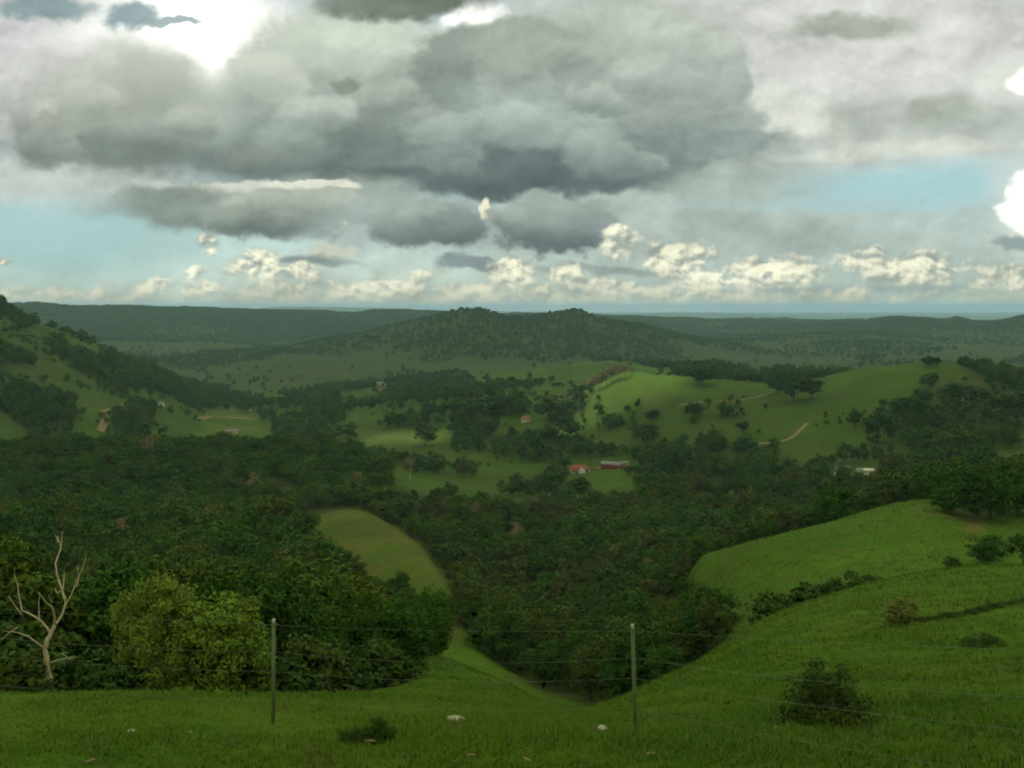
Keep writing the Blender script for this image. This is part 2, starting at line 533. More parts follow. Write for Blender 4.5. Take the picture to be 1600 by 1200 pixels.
# bright breaks
blob(300, 55, 150, 95, (240, 241, 241), 0.6, 's', 1.0, False)
blob(310, 60, 120, 100, (300, 300, 298), 0.8, 's', 0.75, False)
blob(300, 30, 90, 60, (420, 420, 420), 0.3, 'p', 1.0, False)
blob(325, 85, 44, 60, (420, 420, 420), 0.3, 'p', 1.0, False)
blob(740, 30, 46, 26, (300, 300, 296), 0.4, 'p', 1.0, False)
blob(695, 58, 52, 16, (250, 250, 246), 0.5, 'p', 1.0, False)
blob(1600, 315, 60, 62, (214, 219, 217), 0.6, 's', 0.8, False)
blob(1602, 130, 50, 34, (224, 227, 224), 0.6, 's', 0.8, False)
for (cx, cy, rx, ry) in [(1604, 282, 24, 20), (1592, 306, 22, 22), (1582, 332, 24, 20), (1604, 340, 30, 24), (1600, 120, 18, 12), (1584, 132, 24, 12), (1604, 140, 22, 10)]:
    blob(cx, cy, rx, ry, (275, 276, 272), 0.3, 'p', 1.0, False)
blob(1600, 378, 46, 14, (140, 156, 160), 0.3, 'p', 0.9)
blob(70, 8, 80, 20, (132, 154, 161), 0.3, 'p', 0.9)
blob(205, 18, 44, 22, (128, 152, 161), 0.3, 'p', 0.9)
blob(265, 28, 50, 9, (140, 160, 167), 0.4, 'p', 0.9)
# the great cloud, left lobe
blob(175, 185, 175, 75, (188, 191, 187), 0.5, 's', 0.95, True, (140, 148, 143))
blob(250, 130, 70, 60, (180, 184, 178), 0.5, 's', 0.85, True, (152, 159, 153))
blob(120, 205, 110, 42, (166, 171, 166), 0.3, 'p', 0.85, True, (124, 133, 128))
blob(230, 205, 130, 48, (158, 164, 159), 0.3, 'p', 0.9, True, (118, 128, 124))
blob(190, 240, 190, 22, (114, 124, 120), 0.6, 's', 0.9)
# main mass
blob(540, 95, 180, 105, (198, 205, 196), 0.25, 'p', 1.0, True, (172, 181, 174))
blob(450, 180, 140, 75, (184, 192, 185), 0.45, 's', 1.0, True, (142, 152, 149))
blob(640, 200, 290, 90, (166, 175, 170), 0.4, 's', 1.0, True, (122, 134, 133))
blob(1020, 150, 150, 120, (164, 173, 168), 0.22, 'p', 1.0, True, (142, 153, 151))
blob(1110, 130, 62, 88, (176, 184, 180), 0.2, 'p', 1.0, True, (148, 159, 158))
blob(950, 35, 150, 55, (178, 186, 180), 0.5, 's', 0.8)
blob(1110, 225, 160, 30, (134, 146, 145), 0.35, 'p', 0.95)
blob(740, 110, 110, 75, (146, 156, 150), 0.16, 'p', 1.0, True, (138, 149, 146))
blob(860, 150, 135, 115, (166, 176, 170), 0.15, 'p', 1.0, True, (136, 148, 147))
blob(820, 75, 95, 42, (158, 167, 160), 0.25, 'p', 0.9)
blob(640, 2, 130, 25, (106, 114, 106), 0.35, 'p', 1.0)
blob(560, 2, 60, 16, (120, 128, 120), 0.4, 's', 0.9)
blob(545, 245, 220, 46, (128, 140, 138), 0.5, 's', 1.0, True, (106, 118, 118))
blob(470, 215, 80, 46, (156, 166, 161), 0.2, 'p', 0.9, True, (124, 136, 134))
blob(580, 205, 90, 44, (140, 151, 147), 0.2, 'p', 0.9, True, (112, 124, 123))
blob(545, 125, 34, 13, (140, 148, 140), 0.3, 'p', 0.9)
blob(400, 245, 70, 28, (140, 150, 146), 0.25, 'p', 0.9, True, (112, 123, 121))
blob(720, 212, 85, 46, (170, 181, 177), 0.16, 'p', 1.0, True, (130, 143, 143))
blob(870, 205, 92, 56, (172, 183, 179), 0.16, 'p', 1.0, True, (132, 145, 146))
blob(800, 272, 270, 28, (98, 112, 114), 0.4, 's', 0.95)
blob(985, 250, 66, 26, (158, 169, 167), 0.18, 'p', 1.0, True, (126, 138, 139))
blob(760, 293, 240, 11, (88, 102, 105), 0.6, 's', 0.95)
# heaped puffs, lit from above and shaded below
pr = random.Random(3)
for (cx, cy, r, up, dn) in [(60, 175, 50, (192, 195, 192), (156, 162, 157)), (140, 150, 52, (192, 195, 191), (150, 158, 152)), (300, 190, 46, (174, 180, 173), (128, 137, 133)), (70, 215, 60, (158, 164, 159), (118, 127, 123)),
                            (420, 120, 60, (206, 212, 203), (178, 186, 178)), (500, 170, 52, (186, 194, 187), (140, 151, 147)), (610, 150, 46, (176, 184, 177), (134, 146, 142)), (690, 260, 60, (138, 150, 148), (100, 113, 114)),
                            (600, 265, 70, (126, 138, 136), (98, 110, 111)), (800, 190, 60, (170, 180, 175), (142, 154, 152)), (930, 150, 46, (172, 181, 175), (138, 150, 149)), (900, 95, 50, (176, 184, 177), (148, 158, 154)),
                            (1000, 110, 50, (178, 186, 180), (150, 160, 157)), (1040, 190, 56, (164, 174, 170), (134, 146, 146)), (1090, 70, 50, (190, 197, 191), (160, 170, 166)), (940, 240, 56, (160, 171, 168), (122, 135, 136)), (1150, 200, 50, (160, 170, 167), (132, 144, 144))]:
    blob(cx, cy, r * pr.uniform(1.0, 1.35), r * pr.uniform(0.6, 0.85), up, 0.16, 'p', 0.85, True, dn)
blob(760, 288, 250, 14, (90, 104, 107), 0.5, 's', 0.8)
# lower cloud
blob(400, 320, 240, 38, (162, 171, 165), 0.3, 's', 1.0, True, (126, 137, 134))
blob(350, 292, 130, 12, (212, 214, 206), 0.25, 'p', 0.9)
blob(490, 292, 80, 12, (224, 225, 214), 0.2, 'p', 0.95)
blob(300, 305, 120, 18, (140, 152, 148), 0.4, 's', 0.9)
blob(440, 335, 120, 42, (172, 180, 172), 0.2, 'p', 1.0, True, (106, 117, 116))
blob(520, 325, 70, 26, (178, 185, 176), 0.2, 'p', 0.9, True, (126, 137, 134))
blob(370, 340, 60, 26, (150, 160, 154), 0.2, 'p', 0.9, True, (108, 119, 117))
# right hand lower pair
blob(690, 345, 170, 36, (156, 168, 168), 0.5, 's', 0.9)
blob(650, 350, 88, 42, (156, 166, 162), 0.16, 'p', 1.0, True, (106, 116, 117))
blob(715, 360, 46, 36, (140, 151, 153), 0.16, 'p', 1.0, True, (102, 112, 114))
blob(757, 326, 9, 18, (240, 236, 212), 0.3, 'p', 0.95)
blob(850, 350, 100, 52, (158, 168, 164), 0.14, 'p', 1.0, True, (100, 111, 114))
blob(915, 365, 48, 34, (146, 157, 160), 0.16, 'p', 1.0, True, (100, 111, 114))
blob(735, 410, 48, 13, (124, 136, 143), 0.3, 'p', 0.9)
blob(520, 392, 46, 11, (204, 206, 193), 0.3, 'p', 0.9)
blob(490, 401, 80, 9, (130, 140, 141), 0.6, 's', 0.9)
blob(930, 424, 120, 7, (150, 160, 160), 0.6, 's', 0.8)
blob(900, 472, 330, 6, (168, 182, 186), 0.7, 'w', 0.8)
blob(1300, 454, 380, 6, (160, 176, 180), 0.7, 'w', 0.8)
blob(1250, 484, 500, 6, (172, 188, 192), 0.7, 'w', 0.8)
# the field of small cumulus above the horizon
def field(spots):
    global cur
    acc = None
    for (cx, cy, rx, ry, op) in spots:
        u, v = sky_uv(cx, cy)
        e = W.vec('MULTIPLY_ADD', cur if acc is None else acc, (1e-9, 1e-9, 0))
        W.l.new(UV, e.node.inputs[2])
        d = W.vec('MULTIPLY_ADD', e, (F / rx, F / ry, 0))
        d.node.inputs[2].default_value = (-u * F / rx, -v * F / ry, 0)
        d = W.vec('LENGTH', d, out=1)
        m = W.rng(d, 1.5, 0.2, 0, op)
        acc = m if acc is None else W.math('MAXIMUM', acc, m)
    v = W.vec('MULTIPLY', warp(ST, 40.0, 0.012, 2), (1, 0.95, 0))
    v2 = W.vec('ADD', v, (-0.003, 0.0055, 0))
    c1 = W.noise(v, 34.0, 5, 0.55)
    c2 = W.noise(v2, 34.0, 5, 0.55)
    dens = W.math('ADD', W.math('MULTIPLY', acc, 0.46), W.math('SUBTRACT', c1, 0.72))
    m = W.rng(dens, -0.07, 0.16, 0, 0.96)
    lit = W.rng(W.math('ADD', W.math('SUBTRACT', c1, c2), W.math('MULTIPLY', dens, 0.25)), -0.10, 0.17, 0, 1)
    lit = W.math('MULTIPLY', lit, W.math('MULTIPLY_ADD', acc, 0.75, 0.3), clamp=True)
    low = W.mix(W.rng(Vv, 0.01, 0.05), tuple(c * KS for c in srgb(180, 187, 182)), tuple(c * KS for c in srgb(150, 158, 156)))
    up = W.mix(W.rng(Vv, 0.005, 0.035), tuple(c * KS for c in srgb(232, 224, 204)), tuple(c * KS for c in (1.05, 1.0, 0.80)))
    cur = W.mix(m, cur, W.mix(lit, low, up))


field([(400, 414, 50, 30, 1.0), (465, 425, 40, 20, 0.95), (325, 382, 26, 24, 0.9), (302, 426, 26, 16, 0.85), (800, 426, 56, 36, 1.0),
       (880, 430, 46, 24, 0.95), (968, 378, 38, 36, 0.95), (1055, 408, 66, 38, 1.0), (1110, 436, 80, 30, 1.0), (1200, 430, 100, 34, 1.0),
       (1440, 422, 100, 34, 1.0), (600, 455, 150, 28, 0.9), (270, 452, 130, 22, 0.8), (1570, 436, 80, 30, 0.8), (720, 456, 120, 18, 0.85),
       (1290, 464, 160, 14, 0.8), (450, 450, 100, 20, 0.8), (60, 460, 130, 18, 0.72), (1350, 402, 70, 30, 0.75), (535, 354, 30, 16, 0.7),
       (930, 446, 110, 16, 0.85), (800, 464, 1100, 24, 0.84), (6, 410, 14, 9, 0.8), (640, 430, 70, 16, 0.65), (1250, 396, 90, 24, 0.6)])
# cloud over everything above the frame
high = W.rng(Vv, 0.30, 0.42)
cur = W.mix(W.math('MULTIPLY', high, W.rng(na, 0.3, 0.55)), cur, tuple(c * KS for c in srgb(190, 194, 192)))
cur = W.vec('SCALE', cur, W.math('MULTIPLY_ADD', W.math('SUBTRACT', tex, 1.0), TM, 1.0))
grain = W.noise(ST, 140.0, 3, 0.65)
cur = W.vec('SCALE', cur, W.rng(grain, 0.3, 0.7, 0.97, 1.03, False))
cur = W.vec('MULTIPLY', cur, (1.06, 1.08, 1.01))
W.l.new(cur, bg.inputs['Color'])

sun_data = bpy.data.lights.new('sun', 'SUN')
sun_data.energy = 4.4
sun_data.angle = rad(0.5)
sun_data.color = (1.0, 0.94, 0.84)
sun = bpy.data.objects.new('sun', sun_data)
COL.objects.link(sun)
SUN_DIR = Vector((math.sin(rad(SUN_AZ)) * math.cos(rad(SUN_EL)), math.cos(rad(SUN_AZ)) * math.cos(rad(SUN_EL)), math.sin(rad(SUN_EL))))
sun.rotation_euler = SUN_DIR.to_track_quat('Z', 'Y').to_euler()
world.cycles.sampling_method = 'MANUAL'
world.cycles.sample_map_resolution = 256

# ------------------------------------------------------------------ regions (photo outlines laid on the ground)
CLEARING = [(455, 806), (490, 797), (548, 791), (585, 806), (625, 826), (665, 856), (694, 898), (720, 945), (730, 985), (722, 1012), (700, 1010), (696, 985), (676, 965), (640, 950), (590, 935), (550, 915), (515, 885), (480, 845)]
SMALL_GAP = [(405, 748), (440, 748), (490, 775), (480, 790), (440, 775)]
WOODS = [
    # polygon, nearest, farthest distance, ground covered, height range, clumpiness
    dict(p=[(-300, 1100), (-300, 900), (300, 900), (600, 930), (690, 1000), (676, 1026), (650, 1052), (560, 1090)], r=(42, 200), gap=4.6, h=(4.5, 7.0), clump=0, kind='near'),
    dict(p=[(-300, 1000), (-300, 600), (0, 700), (460, 700), (560, 712), (612, 742), (600, 790), (640, 840), (690, 905), (735, 1000), (690, 1000), (600, 1000)], r=(130, 660), gap=5.6, h=(7, 11), clump=0, kind='slope'),
    dict(p=[(560, 715), (700, 740), (800, 765), (900, 785), (1000, 785), (1100, 775), (1300, 765), (1455, 745), (1460, 785), (1450, 815), (1280, 845), (1075, 915), (1070, 950), (1110, 985), (1165, 1005), (1140, 1030), (1050, 1085), (940, 1108), (850, 1080), (740, 1012), (735, 960), (690, 885), (640, 838), (580, 795)], r=(120, 470), gap=6.0, h=(7, 11), clump=0.12, kind='gully'),
    dict(p=[(1440, 700), (1620, 690), (1700, 700), (1700, 815), (1530, 832), (1505, 800), (1460, 775)], r=(218, 440), gap=6.5, h=(9, 15), clump=0.1, kind='gully'),
    dict(p=[(430, 690), (560, 660), (640, 640), (800, 625), (880, 640), (1000, 680), (1060, 700), (1080, 745), (1010, 760), (990, 738), (930, 738), (880, 745), (880, 790), (700, 760), (600, 725), (470, 708)], r=(470, 1000), gap=9.0, h=(8, 13), clump=0.625, kind='farm'),
    dict(p=[(1000, 700), (1100, 690), (1240, 715), (1300, 725), (1400, 720), (1480, 690), (1480, 770), (1250, 780), (1000, 790)], r=(300, 640), gap=7.5, h=(7, 12), clump=0.42, kind='farm'),
    dict(p=[(1380, 640), (1420, 620), (1500, 600), (1640, 610), (1700, 600), (1700, 720), (1480, 720), (1380, 690)], r=(420, 900), gap=8.5, h=(7, 12), clump=0.54, kind='farm'),
    dict(p=[(1500, 572), (1540, 575), (1640, 600), (1640, 625), (1560, 606)], r=(700, 1000), gap=7, h=(8, 11), clump=0.15, kind='farm'),
    dict(p=[(0, 608), (60, 612), (115, 630), (125, 672), (60, 690), (10, 652), (-100, 640), (-300, 600), (-300, 540), (0, 545), (60, 560), (58, 570), (0, 570)], r=(600, 1300), gap=7, h=(8, 11), clump=0.2, kind='hill'),
    dict(p=[(-300, 420), (0, 476), (22, 492), (60, 512), (40, 515), (0, 490), (-300, 440)], r=(900, 1400), gap=7, h=(8, 11), clump=0.1, kind='hill'),
    dict(p=[(80, 528), (115, 548), (150, 560), (200, 572), (258, 590), (350, 606), (345, 622), (280, 620), (200, 604), (130, 578), (95, 552)], r=(900, 1700), gap=6.0, h=(9, 14), clump=0.0, kind='hill'),
    dict(p=[(170, 648), (195, 640), (215, 634), (245, 640), (240, 660), (230, 690), (205, 684), (180, 660)], r=(600, 1100), gap=7, h=(7, 10), clump=0.2, kind='hill'),
    dict(p=[(285, 622), (360, 618), (430, 630), (520, 600), (640, 590), (760, 598), (880, 590), (820, 612), (700, 625), (560, 640), (500, 690), (440, 692), (420, 660), (370, 640), (290, 640)], r=(800, 1800), gap=9.5, h=(8, 12), clump=0.5, kind='hill'),
    dict(p=[(1040, 560), (1100, 552), (1210, 575), (1300, 585), (1290, 600), (1200, 606), (1110, 596), (1050, 586)], r=(860, 1500), gap=8.5, h=(7, 11), clump=0.52, kind='hill'),
]
# open pasture of the second hill, facing the viewer
SECOND_HILL = [(1062, 930), (1080, 880), (1090, 862), (1150, 838), (1280, 806), (1450, 764), (1520, 775), (1600, 780), (1750, 780), (1750, 1000), (1200, 990), (1120, 1000)]
WOODS += [
    dict(p=[(-300, 430), (0, 500), (90, 535), (260, 602), (330, 655), (290, 690), (160, 690), (0, 655), (-300, 600)], r=(600, 1450), gap=11, h=(3.5, 8), clump=0.60, kind='hill'),
    dict(p=[(1000, 600), (1200, 606), (1400, 600), (1480, 590), (1480, 700), (1380, 735), (1250, 735), (1120, 700), (1000, 690)], r=(480, 860), gap=13, h=(2.5, 7), clump=0.63, kind='farm'),
    dict(p=[(470, 690), (600, 640), (900, 600), (1000, 640), (1060, 700), (900, 735), (700, 730)], r=(560, 1150), gap=14, h=(3, 8), clump=0.50, kind='farm'),
]
PADDOCK = [(318, 538, 40, 4, 0.7), (620, 688, 110, 14, 0.25), (590, 700, 60, 10, 0.3), (370, 645, 70, 10, 0.35), (380, 668, 60, 7, 0.5), (260, 545, 60, 6, 0.2), (440, 598, 40, 4, 0.7), (505, 584, 60, 3, 0.7),
           (110, 640, 70, 18, 0.15), (40, 565, 60, 5, 0.3), (1478, 797, 46, 10, 1.0), (1500, 806, 36, 9, 1.0), (1525, 822, 22, 16, 0.9), (1585, 775, 20, 6, 0.8), (1215, 822, 60, 5, 0.5), (1110, 850, 40, 8, 0.35), (610, 850, 120, 80, 0.55), (705, 950, 30, 60, 0.7), (810, 1085, 70, 30, 0.2),
           (1300, 712, 80, 6, 0.3), (1540, 715, 60, 12, 0.5), (900, 620, 50, 8, 0.35), (760, 700, 50, 14, 0.5), (930, 690, 40, 10, 0.5)]
mesh_dry = np.zeros(GX.shape)
for (cx, cy, rx, ry, a) in PADDOCK:
    d = np.hypot((PXG + 14 * fbm(GX / 30, GY / 30, 3, 3) - cx) / rx, (PYG - cy) / ry)
    mesh_dry = np.maximum(mesh_dry, a * sstep(1.3, 0.5, d))
mesh_wood = np.zeros(GX.shape)
for w in WOODS:
    inside = in_poly(PXG + 26 * fbm(GX / 30, GY / 30, 13, 3), PYG + 10 * fbm(GX / 30, GY / 30, 14, 3), w['p']) & (rr > w['r'][0] * 0.9) & (rr < w['r'][1] * 1.05)
    mesh_wood = np.maximum(mesh_wood, inside * (0.9 if w['clump'] < 0.3 else 0.35))
mesh_wood = np.where(in_poly(PXG, PYG, CLEARING) & (rr > 140) & (rr < 420), 0, mesh_wood)


def blur(a):
    k = np.array([1, 4, 6, 4, 1]) / 16.0
    for ax in (0, 1):
        a = sum(w * np.roll(a, s, ax) for w, s in zip(k, (-2, -1, 0, 1, 2)))
    return a


mesh_wood = np.where(in_poly(PXG, PYG, SECOND_HILL) & (rr > 125) & (rr < 226), 0, mesh_wood)
mesh_wood = np.maximum(mesh_wood, 0.75 * sstep(1900, 2400, rr) * sstep(-112, -85, GZ))
mesh_wood = np.maximum(mesh_wood, 0.62 * sstep(1300, 2000, rr))
mesh_wood = blur(mesh_wood)

# ------------------------------------------------------------------ ground material: pasture, leaf litter under trees, dry paddocks
def grass_colour(t, dry=None, wood=None):
    geo = t.node('ShaderNodeNewGeometry')
    pos = geo.outputs['Position']
    n1 = t.noise(pos, 0.35, 5, 0.6)
    n2 = t.noise(pos, 0.045, 4, 0.55)
    n3 = t.noise(pos, 0.004, 5, 0.6)
    c = t.mix(t.rng(n1, 0.32, 0.68), GRASS_A, GRASS_B)
    c = t.mix(t.rng(n2, 0.38, 0.66, 0, 0.75), c, GRASS_C)
    c = t.mix(t.rng(n3, 0.42, 0.62, 0, 0.6), c, GRASS_D)
    # pasture turns slightly darker and duller with distance from the viewer
    ln = t.vec('LENGTH', pos, out=1)
    edge = t.math('MULTIPLY_ADD', t.noise(pos, 0.01, 3, 0.6), 160.0, ln)
    c = t.mix(t.rng(edge, 240.0, 420.0), c, t.mix(0.25, c, (0.030, 0.064, 0.010)))
    near_gain = t.rng(edge, 130.0, 330.0, 1.03, 0.98)
    c = t.vec('SCALE', c, near_gain)
    return c, pos


GRASS_A = (0.040, 0.098, 0.005)
GRASS_B = (0.068, 0.122, 0.008)
GRASS_C = (0.046, 0.106, 0.008)
GRASS_D = (0.044, 0.078, 0.015)
gm, t, b = material('pasture')
c, pos = grass_colour(t)
a_dry = t.node('ShaderNodeAttribute', attribute_name='dry')
a_wood = t.node('ShaderNodeAttribute', attribute_name='wood')
fine_n = t.noise(pos, 3.2, 5, 0.7)
c = t.vec('SCALE', c, t.rng(fine_n, 0.25, 0.75, 0.72, 1.25, False))
soil = t.noise(pos, 0.09, 6, 0.7)
drymix = t.math('MULTIPLY', a_dry.outputs['Fac'], t.rng(soil, 0.3, 0.62))
c = t.mix(drymix, c, (0.118, 0.100, 0.036))
brown = t.noise(pos, 0.16, 6, 0.72)
c = t.mix(t.rng(brown, 0.48, 0.70, 0, 0.7), c, (0.066, 0.068, 0.014))
worn = t.noise(pos, 0.62, 5, 0.75)
c = t.mix(t.rng(worn, 0.60, 0.74, 0, 0.6), c, (0.085, 0.075, 0.030))
tawny = t.noise(pos, 0.012, 6, 0.68)
c = t.mix(t.rng(tawny, 0.52, 0.68, 0, 0.45), c, (0.070, 0.068, 0.016))
damp = t.noise(pos, 0.021, 5, 0.65)
c = t.vec('SCALE', c, t.rng(damp, 0.35, 0.65, 0.78, 1.22, False))
# low scrub between the trees
litter = t.mix(t.rng(t.noise(pos, 0.22, 5, 0.65), 0.35, 0.65), (0.020, 0.034, 0.008), (0.046, 0.050, 0.016))
c = t.mix(a_wood.outputs['Fac'], c, litter)
t.l.new(c, b.inputs['Base Color'])
b.inputs['Roughness'].default_value = 0.95
b.inputs['Specular IOR Level'].default_value = 0.05
bump = t.node('ShaderNodeBump')
bump.inputs['Strength'].default_value = 0.7
bump.inputs['Distance'].default_value = 0.06
t.l.new(t.noise(pos, 7.0, 5, 0.7), bump.inputs['Height'])
t.l.new(bump.outputs[0], b.inputs['Normal'])

nt = len(TH)
V = np.stack([GX.ravel(), GY.ravel(), GZ.ravel()], 1)
V = np.concatenate([V, [[0, 0, -1.62]]])
ii, jj = np.meshgrid(np.arange(nt), np.arange(NR - 1), indexing='ij')
i2 = (ii + 1) % nt
Q = np.stack([ii * NR + jj, ii * NR + jj + 1, i2 * NR + jj + 1, i2 * NR + jj], -1).reshape(-1, 4)
ground_o = mesh_from('ground', V, Q, gm, None, True, {'dry': np.append(mesh_dry.ravel(), 0), 'wood': np.append(mesh_wood.ravel(), 0)})
me = ground_o.data
tag(ground_o, 'rolling green pasture and valley floor running out to far blue ridges', None, None, 'structure')
# the patch right under the viewer
fan = np.array([[i * NR, ((i + 1) % nt) * NR, nt * NR] for i in range(nt)])
patch = mesh_from('ground_patch', V, fan, gm, None, True, {'dry': np.zeros(len(V)), 'wood': np.zeros(len(V))})
tag(patch, None, None, None, 'structure')

# ------------------------------------------------------------------ air between here and the far ranges
hm = bpy.data.materials.new('haze_air'); hm.use_nodes = True
hn = hm.node_tree.nodes
hn.clear()
out = hn.new('ShaderNodeOutputMaterial')
pv = hn.new('ShaderNodeVolumePrincipled')
pv.inputs['Color'].default_value = (0.46, 0.72, 0.92, 1)
pv.inputs['Density'].default_value = 8.5e-5
pv.inputs['Anisotropy'].default_value = 0.0
hm.node_tree.links.new(pv.outputs[0], out.inputs['Volume'])
zlo = float(GZ.min()) - 1.0
hz = MB(); hz.box(-26500, 26500, -26500, 26500, zlo, max(60.0, float(GZ.max()) + 25))
haze = hz.build('haze', hm)
tag(haze, 'pale blue air thickening towards the far ranges', None, None, 'stuff')

# ------------------------------------------------------------------ unseen cloud deck added overhead to shade the land, gaps cut for sun patches
CLOUD_PASS = (0.755, 0.765, 0.62)
CLOUD_H = 3200.0
HOLES = []


def sun_gap(p, rx, ry, rot=0.0):
    k = (CLOUD_H - p.z) / SUN_DIR.z
    q = p + SUN_DIR * k
    HOLES.append((q.x, q.y, rx, ry, rot))


sun_gap(hit(968, 594), 80, 70, 0.2)
sun_gap(hit(945, 603), 90, 70, 0.2)
sun_gap(hit(912, 616), 80, 60, 0.2)
sun_gap(hit(630, 690), 75, 45, 0.2)
sun_gap(hit(330, 540), 150, 80, 0.2)
cx_ = np.concatenate([np.arange(-14000, -2400, 400), np.arange(-2400, 2400, 40), np.arange(2400, 14001, 400)]).astype(float)
cy_ = np.concatenate([np.arange(-9000, 1200, 400), np.arange(1200, 4300, 40), np.arange(4300, 8101, 100)]).astype(float)
CXG, CYG = np.meshgrid(cx_, cy_, indexing='ij')
thick = 160 + 260 * (fbm(CXG / 1500, CYG / 1500, 51, 4) + 0.3) + 90 * fbm(CXG / 300, CYG / 300, 57, 3)
inside = np.zeros(CXG.shape, bool)
near_gap = np.full(CXG.shape, 9.0)
for (hx, hy, rx, ry, rot) in HOLES:
    dx, dy = CXG - hx, CYG - hy
    a_, b_ = dx * math.cos(rot) + dy * math.sin(rot), -dx * math.sin(rot) + dy * math.cos(rot)
    d = np.hypot(a_ / rx, b_ / ry) + 0.7 * fbm(CXG / 90, CYG / 90, 61, 3)
    inside |= d < 1.0
    near_gap = np.minimum(near_gap, d)
thick = 16 + thick * sstep(1.2, 4.5, near_gap)
edge = (np.minimum(np.abs(CXG - cx_[0]), np.abs(CXG - cx_[-1])) < 1) | (np.minimum(np.abs(CYG - cy_[0]), np.abs(CYG - cy_[-1])) < 1)
NXc, NYc = CXG.shape
lowz = CLOUD_H - 0.25 * thick * (~inside)
topz = CLOUD_H + np.maximum(thick, 12)
CV = np.concatenate([np.stack([CXG.ravel(), CYG.ravel(), (CLOUD_H - 0.2 * np.maximum(thick, 12)).ravel()], 1), np.stack([CXG.ravel(), CYG.ravel(), topz.ravel()], 1)])
cell = ~(inside[:-1, :-1] & inside[1:, 1:] | inside[1:, :-1] & inside[:-1, 1:])
idx = np.arange(NXc * NYc).reshape(NXc, NYc)
aQ = np.stack([idx[:-1, :-1], idx[1:, :-1], idx[1:, 1:], idx[:-1, 1:]], -1)[cell]
n0 = NXc * NYc
faces = [aQ[:, ::-1], aQ + n0]
edges = {}
for q in aQ:
    for k in range(4):
        e_ = (int(q[k]), int(q[(k + 1) % 4]))
        if (e_[1], e_[0]) in edges:
            del edges[(e_[1], e_[0])]
        else:
            edges[e_] = 1
side = np.array([[a, b2, b2 + n0, a + n0] for (a, b2) in edges])
cm = bpy.data.materials.new('shade_cloud'); cm.use_nodes = True
ct = NT(cm.node_tree)
ct.n.clear()
o_ = ct.node('ShaderNodeOutputMaterial')
tr = ct.node('ShaderNodeBsdfTranslucent')
ct.put(tr.inputs['Color'], CLOUD_PASS)
ct.l.new(tr.outputs[0], o_.inputs['Surface'])
shade_clouds = mesh_from('shade_clouds', CV, np.concatenate(faces + [side]), cm, None, True)
tag(shade_clouds, 'unseen cloud deck added overhead to shade the land', None, None, 'stuff')

# ------------------------------------------------------------------ foliage
def leaf_material(name, dark, mid, light, trans=0.0):
    m, t, b = material(name)
    tcn = t.node('ShaderNodeTexCoord')
    inf = t.node('ShaderNodeObjectInfo')
    geo = t.node('ShaderNodeNewGeometry')
    n = t.noise(tcn.outputs['Object'], 0.75, 4, 0.6)
    c = t.mix(t.rng(n, 0.34, 0.66), dark, mid)
    c = t.mix(t.rng(inf.outputs['Random'], 0.45, 1.0, 0, 0.85, False), c, light)
    k = t.node('ShaderNodeAttribute', attribute_name='tint')
    c = t.vec('SCALE', c, t.rng(k.outputs['Fac'], 0, 1, 0.68, 1.34, False))
    # whole trees differ too
    w = t.noise(geo.outputs['Position'], 0.03, 3, 0.6)
    c = t.vec('SCALE', c, t.rng(w, 0.3, 0.7, 0.75, 1.3, False))
    t.l.new(c, b.inputs['Base Color'])
    b.inputs['Roughness'].default_value = 0.75
    b.inputs['Specular IOR Level'].default_value = 0.12
    return m


M_GUM = leaf_material('gum_foliage', (0.016, 0.062, 0.004), (0.036, 0.090, 0.006), (0.068, 0.088, 0.010))
M_PINE = leaf_material('dark_foliage', (0.012, 0.044, 0.006), (0.022, 0.062, 0.007), (0.040, 0.068, 0.010))
M_OLIVE = leaf_material('olive_foliage', (0.026, 0.056, 0.006), (0.046, 0.070, 0.010), (0.066, 0.070, 0.018))
M_WATTLE = leaf_material('wattle_foliage', (0.085, 0.165, 0.015), (0.150, 0.235, 0.026), (0.170, 0.225, 0.034))
M_BARE = leaf_material('dry_foliage', (0.10, 0.092, 0.040), (0.17, 0.145, 0.070), (0.19, 0.15, 0.08))
M_SHRUB = leaf_material('shrub_foliage', (0.022, 0.056, 0.007), (0.040, 0.086, 0.010), (0.055, 0.085, 0.012))
M_YELLOW = leaf_material('pale_foliage', (0.075, 0.105, 0.018), (0.115, 0.140, 0.024), (0.12, 0.13, 0.03))
M_BARK = plain('bark', (0.085, 0.070, 0.052), 0.95, 0.4, 3.0)
M_DEAD = plain('dead_wood', (0.36, 0.30, 0.21), 0.9, 0.3, 5.0)


